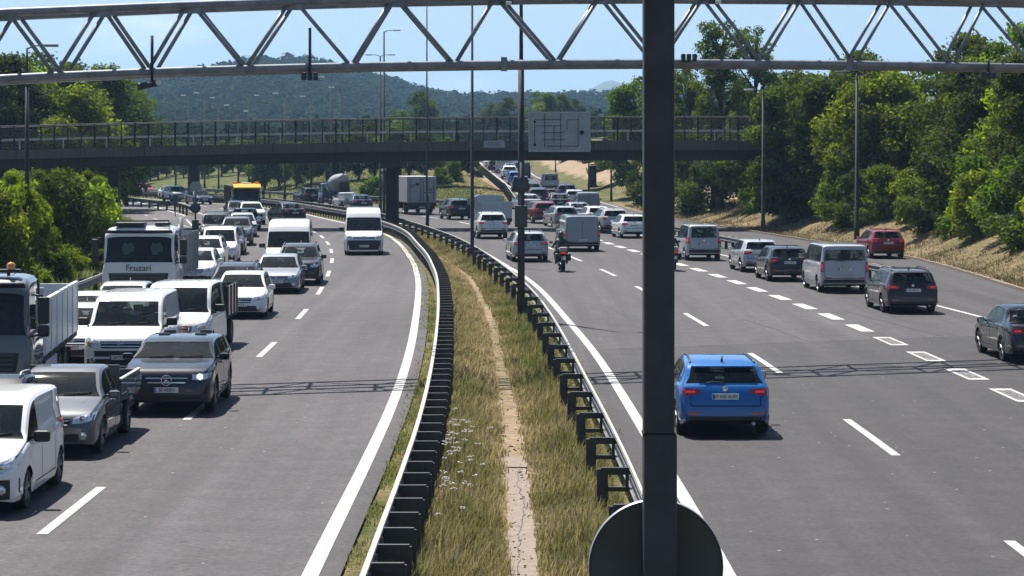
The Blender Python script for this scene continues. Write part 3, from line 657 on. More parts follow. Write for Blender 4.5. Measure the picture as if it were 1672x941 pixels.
fl = [(231, 318, 172, 1), (287, 314, 156, 1), (308, 316, 152, 1), (334, 311, 160, 1), (357, 314, 172, 1), (389, 308, 182, 1), (406, 314, 156, 1), (465, 330, 153, -1), (508, 322, 158, -1), (541, 337, 126, -1), (556, 330, 143, -1), (621, 350, 90, -1), (627, 362, 50, 1)]
for i, (px, by, ty, a) in enumerate(fl):
    lamp(px, by, ty, f'slim grey lamp post beyond the bridge, {ORD[i]} from the left' + (', with two heads' if px == 621 else ''), BYL, a, .12, 2 if px == 621 else 1)
lamp(907, 0, 195, 'slim lamp post on the dirt bank beyond the bridge, farthest of three', 'lamp posts by the hill road', -1, .08, 1, (5.6, 315.0))
lamp(961, 0, 190, 'slim lamp post beyond the bridge beside the dark cabinet', 'lamp posts by the hill road', -1, .09, 1, (7.9, 252.0))
lamp(998, 0, 188, 'slim lamp post beyond the bridge nearest of three on the hill road verge', 'lamp posts by the hill road', -1, .1, 1, (9.4, 232.0))

# ------------------------------------------------------------------ small signs and cabinets
def round_back(px, by, cy, rad, label, box=True, xy=None):
    X, Y = at(px, by) if xy is None else xy; s = Y / F; g = g1(X, Y); zc = HC + (YH - cy) * s - g
    o = empty('road_sign', (X, Y, g)); tag(o, label, 'sign')
    mb = MB(); mb.tube([(0, .06, -.1), (0, .06, zc + rad + .5)], .05, 8); mb.build('pole', M['pole'], o)
    mb = MB(); mb.lathe([(0, .012), (rad, .012), (rad, -.012), (0, -.012)], 28, Matrix.Translation((0, 0, zc)) @ RX); mb.build('disc', M['signback'], o)
    if box: mb = MB(); mb.box((0, 0, zc - rad - .75), (.42, .1, .72), bev=.05); mb.build('plate', M['signback'], o)
    return o
s1 = round_back(319, 394, 340, .32, 'dark round sign above an oblong plate on the slip road island')
mb = MB(); mb.add([(-.36, .1, 2.75 + .25), (.36, .1, 3.0), (.36, .1, 3.35), (.2, .1, 3.6), (-.2, .1, 3.6), (-.36, .1, 3.35)], [(0, 1, 2, 3, 4, 5)]); mb.add([(-.36, .13, 3.0), (.36, .13, 3.0), (.36, .13, 3.35), (.2, .13, 3.6), (-.2, .13, 3.6), (-.36, .13, 3.35)], [(5, 4, 3, 2, 1, 0)]); mb.build('plate', M['signpanel'], s1)
round_back(851, 500, 303, .27, 'dark round sign clamped to the nearest tall lamp post', True, (.3, 80.72))
round_back(700, 384, 337, .17, 'small round sign on the slender lamp post before the bridge', False, (-5.36, 157.2))
def board(px, py0, py1, w, Y, label, mat):
    s = Y / F; X = (px - CX) * s; g = g1(X, Y); z0, z1 = HC + (YH - py1) * s - g, HC + (YH - py0) * s - g
    o = empty('road_sign', (X, Y, g)); tag(o, label, 'sign')
    mb = MB(); mb.box((0, 0, (z0 + z1) / 2), (w, .05, z1 - z0), bev=.02); mb.build('board', mat, o)
    mb = MB(); mb.box((0, .06, z1 / 2 - .1), (.07, .05, z1 + .1)); mb.build('pole', M['pole'], o)
board(286, 318, 334, .45, 200, 'narrow upright marker board on the slip road island nose', M['signback'])
board(276, 309, 320, 1.0, 262, 'pale board on the far island left of the far pier', M['signpanel'])
cb = empty('roadside_cabinet', (8.6, 262, g1(8.6, 262))); tag(cb, 'tall dark roadside cabinet on the verge beyond the bridge', 'cabinet')
mb = MB(); mb.box((0, 0, 1.15), (.85, .6, 2.3), bev=.12); mb.build('housing', M['dark'], cb)
mb = MB(); mb.box((0, -.32, 1.3), (.5, .04, 1.1), bev=.015); mb.build('door', M['signback'], cb)
mb = MB(); mb.box((0, 0, .1), (1.05, .8, .3), bev=.05); mb.box((0, 0, 2.4), (.5, .4, .16), bev=.04); mb.build('plinth', M['dark'], cb)
# ------------------------------------------------------------------ vehicles: local front is -Y, ground at z = 0, front bumper at y = 0, tail at y = L
def pchip(pts):
    x = np.array([p[0] for p in pts], float); y = np.array([p[1] for p in pts], float)
    h = np.diff(x); d = np.diff(y) / h; m = np.zeros(len(x)); m[0], m[-1] = d[0], d[-1]
    for i in range(1, len(x) - 1):
        if d[i - 1] * d[i] > 0: w1, w2 = 2 * h[i] + h[i - 1], h[i] + 2 * h[i - 1]; m[i] = (w1 + w2) / (w1 / d[i - 1] + w2 / d[i])
    def f(t):
        i = int(np.clip(np.searchsorted(x, t) - 1, 0, len(h) - 1)); s = np.clip((t - x[i]) / h[i], 0, 1)
        return float(y[i] * (1 + 2 * s) * (1 - s) ** 2 + h[i] * m[i] * s * (1 - s) ** 2 + y[i + 1] * s * s * (3 - 2 * s) + h[i] * m[i + 1] * s * s * (s - 1))
    return f
class Shell:
    """a car body lofted from cross-sections; faces are sorted into paint, trim and panes"""
    def __init__(s, S):
        s.S = S; Ln, W = S['L'], S['W'] / 2
        T = pchip(S['top']); B = pchip(S['belt'])
        Wd = pchip(S.get('plan', [(0, .74), (.012, .86), (.035, .935), (.09, .975), (.2, 1), (.75, 1), (.9, .975), (.965, .935), (.99, .87), (1, .80)]))
        zb = pchip(S.get('sill', [(0, .24), (.04, .2), (.15, .2), (.85, .22), (.96, .26), (1, .34)]))
        wr = S.get('wr', .33); ax = [S['fo'], S['fo'] + S['wb']]; ra = wr * S.get('arch', 1.14); tt = S.get('tumble', .34)
        st = set(np.linspace(0, 1, int(Ln / .16)).round(4).tolist()) | {p[0] for p in S['top']}
        for w_ in S.get('side', []): st |= {w_[0], w_[1]}
        for a in ax:
            for k in np.linspace(-1, 1, 13): st.add(round((a + ra * math.sin(k * math.pi / 2)) / Ln, 4))
        st = sorted(q for q in st if 0 <= q <= 1); out = [st[0]]
        for q in st[1:]:
            if q - out[-1] > 2e-4 or q in {p[0] for p in S['top']}: out.append(q)
        s.st = st = sorted(set(out)); rows = []
        rail = S.get('edge', .07)
        for q in st:
            y = q * Ln; t = T(q); b = min(B(q), t - .012); w = W * Wd(q); z0 = zb(q)
            for a in ax:
                if abs(y - a) < ra: z0 = max(z0, wr + math.sqrt(ra * ra - (y - a) ** 2))
            z0 = min(z0, b - .05); hgt = b - z0; ghh = max(0, t - b); near = 0
            for a in ax:
                near = max(near, 1 - max(0, abs(y - a) - ra * .9) / .28) if abs(y - a) < ra * .9 + .28 else near
            fl = 1 + .012 * near
            rw = w * .955 - ghh * tt; e = min(ghh * .4, rail)
            lowest = .955 if z0 < .45 else 1.0
            zz = lambda f_: z0 + hgt * f_
            sec = [(w * lowest * fl, z0), (w * 1.0 * fl, zz(.16)), (w * 1.0, zz(.42)), (w * 1.002, zz(.68)), (w * .994, zz(.84)), (w * .972, zz(.955)), (w * .957, b),
                   (lerp(w * .95, rw, .09), b + (ghh - e) * .09), (lerp(w * .95, rw, .5), b + (ghh - e) * .5), (lerp(w * .95, rw, .93), b + (ghh - e) * .93), (rw, t - e), (rw - e * .55, t - e * .38), (max(.05, rw - e * 1.5), t - e * .13), (rw * .5, t - e * .02), (0, t)]
            rows.append([(x, y, z) for x, z in sec])
        s.rows = rows; k = len(rows[0]); s.k = k
        s.V = []; n = len(st)
        for r_ in rows: s.V += [Vector(p) for p in r_] + [Vector((-p[0], p[1], p[2])) for p in r_[-2::-1]]
        kk = 2 * k - 1; s.kk = kk; s.faces = []
        def half(j): return j if j < k - 1 else kk - 2 - j
        ws, rwn = S.get('ws'), S.get('rw')
        for i in range(n - 1):
            mid = (st[i] + st[i + 1]) / 2; b_, t_ = B(mid), T(mid)
            for j in range(kk - 1):
                h_ = half(j); cls = 'paint'; left = j < k - 1
                if 7 <= h_ <= 8:
                    for q, w_ in enumerate(S.get('side', [])):
                        if w_[0] <= mid <= w_[1] and t_ - b_ > .06: cls = ('side', q, left)
                elif h_ in (6, 9) and S.get('side') and S['side'][0][0] - .0 <= mid <= S['side'][-1][1] and t_ - b_ > .05: cls = 'trim'
                if h_ >= 12 or (h_ == 11 and S.get('widews')):
                    if ws and ws[0] <= mid <= ws[1]: cls = 'ws'
                    if rwn and rwn[0] <= mid <= rwn[1]: cls = 'rw'
                if 7 <= h_ <= 8 and cls == 'paint' and S.get('side') and S['side'][0][0] <= mid <= S['side'][-1][1]: cls = 'trim'
                if h_ == 0 and S.get('cladding'): cls = 'trim'
                if S.get('blackroof') and h_ >= 11 and cls == 'paint' and ws and ws[1] < mid < .9: cls = 'trim'
                s.faces.append(((i * kk + j, (i + 1) * kk + j, (i + 1) * kk + j + 1, i * kk + j + 1), cls))
        s.faces.append((tuple(range(kk)), 'paint')); s.faces.append((tuple((n - 1) * kk + j for j in range(kk))[::-1], 'paint'))
        s.bvh = BVHTree.FromPolygons(s.V, [f for f, c in s.faces])
    def emit(s, root):
        def pick(name, fn, mats, par=root, sharp=28):
            mb = MB(); mp = {}
            for f, c in s.faces:
                mi = fn(c)
                if mi is None: continue
                q = []
                for v in f:
                    if v not in mp: mp[v] = len(mb.v); mb.v.append(tuple(s.V[v]))
                    if not q or mp[v] != q[-1]: q.append(mp[v])
                mb.f.append(q); mb.m.append(mi); mb.sm.append(True)
            if not mb.f: return None
            o = mb.build(name, mats, par, sharp)
            bm = bmesh.new(); bm.from_mesh(o.data); bmesh.ops.remove_doubles(bm, verts=bm.verts[:], dist=.0008)
            bmesh.ops.recalc_face_normals(bm, faces=bm.faces[:]) if name == 'body' else None
            bm.to_mesh(o.data); bm.free(); o.data.set_sharp_from_angle(angle=R(sharp)); return o
        S = s.S
        s.body = pick('body', lambda c: 0 if c == 'paint' else 1 if c == 'trim' else None, [S['paint'], M['black']])
        pick('windscreen', lambda c: 0 if c == 'ws' else None, M['glass']); pick('rear_window', lambda c: 0 if c == 'rw' else None, M[S.get('rearglass', 'glass')])
        for q in range(len(S.get('side', []))):
            for lf in (True, False): pick('side_window', lambda c: 0 if c == ('side', q, lf) else None, M['glass'])
    def hit(s, x, z, end):
        """a point on the shell seen from the front (end=-1), rear (+1)"""
        o = Vector((x, -3 if end < 0 else s.S['L'] + 3, z)); p, n, i, d = s.bvh.ray_cast(o, Vector((0, -end, 0)))
        return (p, n) if p else (None, None)
    def hitside(s, y, z, sd):
        p, n, i, d = s.bvh.ray_cast(Vector((sd * 4, y, z)), Vector((-sd, 0, 0))); return (p, n) if p else (None, None)
    def hittop(s, x, y):
        p, n, i, d = s.bvh.ray_cast(Vector((x, y, 6)), Vector((0, 0, -1))); return p.z if p else 1.4
    def patch(s, mb, pts_lo, pts_hi, end, off=.008, rows=3, m=0, sub=4, dep=.03):
        """pane that hugs the front/rear: two polylines (x, z), joined by quads"""
        def dens(P): 
            out = []
            for a, b in zip(P[:-1], P[1:]):
                for k in range(sub): t = k / sub; out.append((lerp(a[0], b[0], t), lerp(a[1], b[1], t)))
            return out + [P[-1]]
        A, B_ = dens(pts_lo), dens(pts_hi); g = []; last = s.S['L'] if end > 0 else 0
        for r_ in range(rows + 1):
            row = []
            for a, b in zip(A, B_):
                t = r_ / rows; x, z = lerp(a[0], b[0], t), lerp(a[1], b[1], t); p, n = s.hit(x, z, end)
                if p is None:
                    xx = x
                    for _ in range(14):
                        xx *= .97; p, n = s.hit(xx, z, end)
                        if p: break
                if p is None: p = Vector((x, last, z)); n = Vector((0, end, 0))
                if n.y * end < 0: n = -n
                d = (n + Vector((0, end * .6, 0))).normalized(); row.append((p + d * off, p - d * dep))
            g.append(row)
        c = len(A); nr = len(g); vs = [q[0] for row in g for q in row] + [q[1] for row in g for q in row]; o = nr * c; fs = []
        for r_ in range(nr - 1):
            for k in range(c - 1): fs.append((r_ * c + k, r_ * c + k + 1, (r_ + 1) * c + k + 1, (r_ + 1) * c + k))
        rim = [k for k in range(c)] + [(r_ + 1) * c - 1 for r_ in range(1, nr)] + [(nr - 1) * c + k for k in range(c - 2, -1, -1)] + [r_ * c for r_ in range(nr - 2, 0, -1)]
        for a, b in zip(rim, rim[1:] + rim[:1]): fs.append((a, a + o, b + o, b))
        mb.add(vs, fs, m, False)
    def sideline(s, mb, pts, sd, w=.018, off=.003, m=0):
        """thin seam along the flank through (y, z) points"""
        Q = []
        for (a, b) in zip(pts[:-1], pts[1:]):
            for k in range(5): t = k / 5; Q.append((lerp(a[0], b[0], t), lerp(a[1], b[1], t)))
        Q.append(pts[-1])
        for (a, b) in zip(Q[:-1], Q[1:]):
            d = Vector((b[0] - a[0], b[1] - a[1])); d.normalize(); nx_, nz_ = -d.y * w / 2, d.x * w / 2; vs = []
            for y, z in ((a[0] + nx_, a[1] + nz_), (b[0] + nx_, b[1] + nz_), (b[0] - nx_, b[1] - nz_), (a[0] - nx_, a[1] - nz_)):
                p, n = s.hitside(y, z, sd)
                if p is None: vs = None; break
                vs.append(p + Vector((sd * off, 0, 0)))
            if vs: mb.add(vs, [(0, 1, 2, 3)], m)

def add_wheel(root, x, y, r, w, hub='alloy', dual=False):
    RY = Matrix.Rotation(R(90), 4, 'Y'); s = 1 if x > 0 else -1
    mb = MB(); ri = r * .66
    mb.lathe([(ri, -w / 2 * .9), (r * .9, -w / 2), (r * .985, -w / 2 * .78), (r, -w / 2 * .4), (r, w / 2 * .4), (r * .985, w / 2 * .78), (r * .9, w / 2), (ri, w / 2 * .9)], 26, RY)
    t = mb.build('wheel', M['tyre'], root, 35); t.location = (x, y, r)
    mb = MB(); f = s * w / 2
    mb.lathe([(ri, f * .92), (ri * .94, f * .97), (ri * .88, f * .7), (ri * .86, -f * .6), (0, -f * .6)], 24, RY, 1 if hub == 'alloy' else 0)
    if hub == 'alloy':
        for k in range(5):
            a = 2 * math.pi * k / 5 + .3
            for da in (-.16, .16):
                d0, d1 = Vector((0, math.cos(a + da * .4), math.sin(a + da * .4))), Vector((0, math.cos(a + da), math.sin(a + da)))
                mb.tube([d0 * ri * .12 + Vector((f * .78, 0, 0)), d1 * ri * .93 + Vector((f * .86, 0, 0))], ri * .085, 5)
        mb.lathe([(0, f * .9), (ri * .2, f * .86), (ri * .24, f * .6)], 12, RY)
    else:
        mb.lathe([(0, f * .75), (ri * .3, f * .8), (ri * .34, f * .55), (ri * .8, f * .5)], 16, RY)
    mb.build('rim', [M['rim'], M['dark']], t, 35)

def plate(root, x, y, z, end, txt, w=.52, h=.115, tilt=0):
    mb = MB(); Mx = Matrix.Translation((x, y, z)) @ Matrix.Rotation(tilt, 4, 'X'); vs = []
    for dy in (0, end * .012):
        vs += [(-w / 2, dy, -h / 2), (w / 2, dy, -h / 2), (w / 2, dy, h / 2), (-w / 2, dy, h / 2)]
    mb.add([Mx @ Vector(v) for v in vs], [(0, 1, 2, 3), (4, 5, 6, 7), (0, 1, 5, 4), (1, 2, 6, 5), (2, 3, 7, 6), (3, 0, 4, 7)], 0)
    bw = .04; s = -1 if end < 0 else 1
    mb.add([Mx @ Vector((s * (w / 2 - .005), end * .0145, -h / 2 + .005)), Mx @ Vector((s * (w / 2 - bw), end * .0145, -h / 2 + .005)), Mx @ Vector((s * (w / 2 - bw), end * .0145, h / 2 - .005)), Mx @ Vector((s * (w / 2 - .005), end * .0145, h / 2 - .005))], [(0, 1, 2, 3)], 1)
    p = mb.build('number_plate', [M['plate'], M['plateblue']], root)
    if txt:
        mb = MB(); rot = Matrix.Rotation(R(90), 4, 'X') if end < 0 else Matrix.Rotation(R(180), 4, 'Z') @ Matrix.Rotation(R(90), 4, 'X')
        text_mb(mb, txt, h * .86, Mx @ Matrix.Translation((-s * bw / 2 * .5, end * .016, 0)) @ rot @ Matrix.Diagonal((.84, 1, 1, 1))); mb.build('lettering', M['platetext'], p)
    return p

def make_car(S):
    root = empty(S['name']); sh = Shell(S); Ln, W = S['L'], S['W'] / 2; sh.emit(root); nf = S.get('nf', {}); nr = S.get('nr', {})
    fo, wb, wr = S['fo'], S['wb'], S.get('wr', .33); T = pchip(S['top']); B = pchip(S['belt'])
    # floor pan and dark cabin
    mb = MB(); mb.box((0, Ln / 2, .36), (W * 1.62, Ln * .93, .2), 0); mb.box((0, fo + wb / 2, .33), (W * 1.84, wb - wr * 2.5, .2), 0); mb.box((0, fo, .5), (W * 1.25, 1.0, .5)); mb.box((0, fo + wb, .5), (W * 1.25, 1.0, .5)); mb.build('underbody', M['dark'], root)
    if S.get('ws'):
        c0 = S['ws'][0] * Ln; zc = B(S['ws'][0]); mb = MB(); mb.box((0, c0 + .42, zc - .1), (W * 1.72, .62, .2), 0, bev=.06)
        mb.box((W * .4, c0 + .62, zc + .02), (.3, .1, .12), bev=.03); mb.lathe([(.17, 0), (.19, .015), (.17, .03)], 16, Matrix.Translation((W * .4, c0 + .8, zc + .06)) @ Matrix.Rotation(R(65), 4, 'X'))
        mb.build('dashboard', M['seat'], root)
        rowsS = [c0 + S.get('seat', 1.25)] + ([c0 + S.get('seat', 1.25) + .95] if S.get('rearseat', True) else [])
        for y in rowsS:
            for sx in (-1, 1):
                mb = MB(); mb.box((sx * W * .42, y - .1, zc - .32), (.5, .55, .2), bev=.06); mb.box((sx * W * .42, y + .22, zc + .0), (.48, .16, .66), rx=R(-12), bev=.06); mb.box((sx * W * .42, y + .31, zc + .4), (.27, .1, .18), rx=R(-8), bev=.045); mb.build('seat', M['seat'], root)
        mb = MB(); mb.box((0, T.__call__ and c0 + (S['ws'][1] - S['ws'][0]) * Ln * .8, T(lerp(*S['ws'], .8)) - .1), (.22, .04, .07), bev=.02); mb.build('rear_view_mirror', M['black'], root)
        mb = MB()
        for x0 in (-.55, .12):
            a = sh.hittop(x0 * W + .02, c0 + .03); pts = []
            for k in range(4): x = x0 * W + k * .17; y = c0 + .04 + .02 * k; pts.append((x, y, sh.hittop(x, y) + .02))
            mb.tube(pts, .012, 4)
        mb.build('wiper', M['black'], root)
    # front
    if nf.get('lamp'):
        for sd in (-1, 1):
            lo = [(sd * W * x, z) for x, z in nf['lamp'][0]]; hi = [(sd * W * x, z) for x, z in nf['lamp'][1]]
            mb = MB(); sh.patch(mb, lo, hi, -1); o = mb.build('headlight', M['lamp'], root)
            cx, cz = sum(p[0] for p in lo + hi) / (len(lo) * 2), sum(p[1] for p in lo + hi) / (len(lo) * 2)
            p, n = sh.hit(cx * .97, cz, -1)
            if p: 
                mb = MB(); mb.lathe([(0, .03), (.045, .025), (.06, .0)], 12, Matrix.Translation(p + Vector((0, -.012, 0))) @ Matrix.Rotation(R(90), 4, 'X')); mb.build('bulb', M['lit'] if S.get('lightson') else M['chrome'], o)
            if nf.get('amber'): 
                mb = MB(); x, z = lo[-1][0] * .93, cz; sh.patch(mb, [(x - sd * .1, z - .04), (x, z - .03)], [(x - sd * .1, z + .02), (x, z + .03)], -1, .016); mb.build('indicator', M['amber'], o)
    if nf.get('grille'):
        mb = MB(); g = nf['grille']; sh.patch(mb, [(-W * g[0], g[1]), (0, g[1] - g[4] if len(g) > 4 else g[1]), (W * g[0], g[1])], [(-W * g[2], g[3]), (0, g[3]), (W * g[2], g[3])], -1, .006); go_ = mb.build('grille', M['black'], root)
        for k in range(nf.get('bars', 2)):
            t = (k + .6) / (nf.get('bars', 2) + .2); z = lerp(g[1], g[3], t); ww = W * lerp(g[0], g[2], t) * .96; mb = MB(); sh.patch(mb, [(-ww, z - .012), (0, z - .012), (ww, z - .012)], [(-ww, z + .012), (0, z + .012), (ww, z + .012)], -1, .016, 1); mb.build('grille_bar', M['chrome'] if nf.get('chromebars', True) else M['dark'], go_)
    if nf.get('intake'):
        g = nf['intake']; mb = MB(); sh.patch(mb, [(-W * g[0], g[1]), (0, g[1]), (W * g[0], g[1])], [(-W * g[2], g[3]), (0, g[3]), (W * g[2], g[3])], -1, .005); mb.build('lower_intake', M['black'], root)
    if nf.get('bumper'):
        z0, z1 = nf['bumper']; mb = MB(); sh.patch(mb, [(-W * .97, z0), (-W * .5, z0), (W * .5, z0), (W * .97, z0)], [(-W * .97, z1), (-W * .5, z1), (W * .5, z1), (W * .97, z1)], -1, .012, 3); mb.build('front_bumper', M['black'], root)
    if nf.get('fog'):
        for sd in (-1, 1):
            p, n = sh.hit(sd * W * .72, nf['fog'], -1)
            if p: mb = MB(); mb.lathe([(0, .02), (.05, .018), (.075, .012), (.08, -.01)], 12, Matrix.Translation(p) @ Matrix.Rotation(R(90), 4, 'X')); mb.build('fog_light', M['lamp'], root)
    if nf.get('emblem'):
        z, r_, kind = nf['emblem']; p, n = sh.hit(0, z, -1)
        if p:
            mb = MB(); Mx = Matrix.Translation(p + Vector((0, -.025, 0))) @ Matrix.Rotation(R(90), 4, 'X')
            mb.lathe([(r_, -.01), (r_, .012), (r_ * .84, .014), (r_ * .84, -.01)], 24, Mx)
            if kind == 'star':
                for k in range(3): a = R(90 + 120 * k); mb.tube([p + Vector((0, -.03, 0)), p + Vector((math.cos(a) * r_ * .9, -.03, math.sin(a) * r_ * .9))], [r_ * .13, r_ * .04], 6)
            elif kind == 'bolt': mb.tube([p + Vector((-r_ * 1, -.03, -r_ * .25)), p + Vector((r_ * 1, -.03, r_ * .25))], r_ * .12, 6)
            elif kind == 'chevron':
                for dz in (0, .06):
                    for sd in (-1, 1): mb.tube([p + Vector((0, -.03, dz + .02)), p + Vector((sd * r_ * .8, -.03, dz - .06))], .014, 5)
            else: mb.lathe([(0, .012), (r_ * .5, .008), (r_ * .5, -.01)], 16, Mx)
            mb.build('emblem', M['chrome'], root)
    if nf.get('plate'):
        p, n = sh.hit(0, nf['plate'], -1); plate(root, 0, p.y - .022, nf['plate'], -1, S.get('ftext'))
    # rear
    if nr.get('lamp'):
        for sd in (-1, 1):
            lo = [(sd * W * x, z) for x, z in nr['lamp'][0]]; hi = [(sd * W * x, z) for x, z in nr['lamp'][1]]
            mb = MB(); sh.patch(mb, lo, hi, 1); o = mb.build('tail_light', M['tail'], root)
            cz = sum(p[1] for p in lo + hi) / (2 * len(lo)); cx = lerp(lo[0][0], lo[-1][0], .5); dz = (hi[0][1] - lo[0][1]) * .25
            mb = MB(); w_ = abs(lo[-1][0] - lo[0][0]) * .22
            sh.patch(mb, [(cx - w_, cz - dz), (cx + w_, cz - dz)], [(cx - w_, cz + dz), (cx + w_, cz + dz)], 1, .014, 2); mb.build('brake_lamp', M['brake'], o)
    if nr.get('bumper'):
        z0, z1 = nr['bumper']; mb = MB(); sh.patch(mb, [(-W * .93, z0), (-W * .5, z0), (W * .5, z0), (W * .93, z0)], [(-W * .95, z1), (-W * .5, z1), (W * .5, z1), (W * .95, z1)], 1, .012, 3); mb.build('rear_bumper', M['black'], root)
        for sd in (-1, 1):
            mb = MB(); z = z1 + .05; sh.patch(mb, [(sd * W * .55, z - .02), (sd * W * .82, z - .02)], [(sd * W * .55, z + .03), (sd * W * .82, z + .03)], 1, .012, 2); mb.build('reflector', M['tail'], root)
    if nr.get('plate'):
        p, n = sh.hit(0, nr['plate'], 1); plate(root, 0, p.y + .018, nr['plate'], 1, S.get('rtext'))
    if nr.get('lines'):
        mb = MB()
        for (x0, z0), (x1, z1) in nr['lines']:
            for sd in (-1, 1) if nr.get('mirrorlines', True) else (1,):
                d = .009; sh.patch(mb, [(sd * W * x0 - (d if x0 == x1 else 0), z0 - (0 if x0 == x1 else d)), (sd * W * x1 - (d if x0 == x1 else 0), z1 - d * 0 - (0 if x0 == x1 else d))] if x0 != x1 else [(sd * W * x0 - d, z0), (sd * W * x0 + d, z0)], [(sd * W * x0, z0 + d), (sd * W * x1, z1 + d)] if x0 != x1 else [(sd * W * x0 - d, z1), (sd * W * x0 + d, z1)], 1, .003, 5, 0, 5, .01)
        mb.build('tailgate_seam', M['dark'], root)
    if nr.get('wiper'):
        z = nr['wiper']; mb = MB(); pts = []
        for k in range(5): p, n = sh.hit(-.02 + .1 * k, z + .035 * math.sin(k * .7), 1); pts.append(p + n * .025 if n.y > 0 else p - n * .025)
        mb.tube(pts, .011, 5); mb.build('wiper', M['black'], root)
    if nr.get('badge'):
        p, n = sh.hit(0, nr['badge'], 1); mb = MB(); r_ = .05; mb.lathe([(r_, -.01), (r_, .012), (r_ * .75, .014), (0, .006)], 18, Matrix.Translation(p + Vector((0, .01, 0))) @ Matrix.Rotation(R(-90), 4, 'X')); mb.build('emblem', M['chrome'], root)
    if nr.get('windows'):
        for x0, z0, x1, z1 in nr['windows']:
            mb = MB(); sh.patch(mb, [(W * x0, z0), (W * x1, z0)], [(W * x0, z1), (W * x1, z1)], 1, .008, 4); mb.build('rear_window', M['glass_dark'], root)
    if nr.get('exhaust'):
        mb = MB(); mb.tube([(-W * .6, Ln - .25, .27), (-W * .6, Ln - .02, .27)], .035, 8); mb.build('exhaust_pipe', M['galv'], root)
    if nr.get('spoiler'):
        q = S['rw'][0]; z = T(q); mb = MB(); mb.box((0, q * Ln + .07, z - .015), (W * 1.25, .2, .035), bev=.015); o = mb.build('roof_spoiler', S['paint'], root)
    # sides
    if S.get('side'):
        y0 = S['side'][0][0] * Ln; mz = B(S['side'][0][0]) + .06
        for sd in (-1, 1):
            p, n = sh.hitside(y0 + .34, mz - .06, sd); x = (p.x if p else sd * W); s_ = S.get('mirror', 1.0)
            mb = MB(); mb.box((x + sd * .13 * s_, y0 + .33, mz + .05 * (s_ > 1.2) * 2), (.22 * min(s_, 1.25), .12, .15 * s_), bev=.05); mb.box((x + sd * .02, y0 + .36, mz - .02), (.12, .07, .05), bev=.02)
            o = mb.build('wing_mirror', S['paint'] if S.get('mirrorpaint', True) else M['black'], root)
            mb = MB(); mb.box((x + sd * .13 * s_, y0 + .395, mz + .05 * (s_ > 1.2) * 2), (.17 * min(s_, 1.25), .012, .11 * s_)); mb.build('mirror_glass', M['chrome'], o)
        mb = MB(); hd = MB()
        for sd in (-1, 1):
            zt_, zl = B(.5) - .02, S.get('doorz', .34)
            for y in S.get('seams', []): sh.sideline(mb, [(y * Ln, zt_), (y * Ln - .02, zl)], sd)
            if S.get('seams'): sh.sideline(mb, [(S['seams'][0] * Ln, zl), (S['seams'][-1] * Ln, zl)], sd)
            for y in S.get('handles', []):
                p, n = sh.hitside(y * Ln, B(.5) - .11, sd)
                if p: hd.box((p.x + sd * .012, y * Ln, B(.5) - .11), (.035, .2, .035), bev=.012)
        if mb.v: mb.build('door_seam', M['dark'], root)
        if hd.v: hd.build('door_handle', S['paint'], root)
    if S.get('rails'):
        for sd in (-1, 1):
            mb = MB(); a, b_ = S['rails']; pts = []
            for k in range(9):
                q = lerp(a, b_, k / 8); x = sd * (W * .955 - (T(q) - B(q)) * S.get('tumble', .34) - .1); z = sh.hittop(x, q * Ln); pts.append((x, q * Ln, z + (S.get('railh', .05) if 0 < k < 8 else .0)))
            mb.tube(pts, .02, 6); mb.build('roof_rail', M[S.get('railmat', 'black')], root)
    if S.get('antenna'):
        q = S['antenna']; z = T(q); mb = MB(); mb.tube([(0, q * Ln - .05, z - .01), (0, q * Ln + .02, z + .035), (0, q * Ln + .09, z + .12)], [.03, .022, .008], 6); mb.build('antenna', M['black'], root)
    for y in (fo, fo + wb):
        for sd in (-1, 1): add_wheel(root, sd * (W - .12), y, wr, .215, S.get('hub', 'alloy'))
    return root, sh

# ---- body profiles (fraction of length, height)
def hatch(**k):
    S = dict(name='hatchback_car', L=4.25, W=1.8, fo=.85, wb=2.62, wr=.325, paint=P['blue'],
        top=[(0,.44),(.006,.60),(.02,.70),(.05,.785),(.12,.87),(.225,.955),(.255,.99),(.33,1.2),(.405,1.385),(.47,1.45),(.58,1.475),(.72,1.46),(.85,1.405),(.872,1.37),(.915,1.19),(.945,1.045),(.962,.985),(.985,.80),(.993,.66),(1,.46)],
        belt=[(0,.40),(.02,.64),(.06,.745),(.14,.83),(.25,.915),(.5,.945),(.85,1.0),(.93,.985),(.975,.86),(1,.42)],
        ws=(.255,.405), rw=(.872,.945), side=[(.275,.485),(.505,.69),(.71,.80)], seams=(.275,.495,.70), handles=(.44,.65), rails=None, antenna=.82,
        nf=dict(lamp=([(.5,.60),(.72,.60),(.94,.65)],[(.54,.70),(.76,.76),(.955,.79)]), grille=(.40,.53,.49,.69), intake=(.74,.25,.78,.43), fog=.36, emblem=(.64,.06,'disc'), plate=.47),
        nr=dict(lamp=([(.52,.86),(.72,.82),(.955,.80)],[(.52,.93),(.74,.95),(.955,.97)]), bumper=(.3,.42), plate=.80, wiper=1.02, badge=.945, lines=[((.74,.62),(.74,.86)),((0,.615),(.74,.62))], exhaust=1, spoiler=1))
    S.update(k); return S
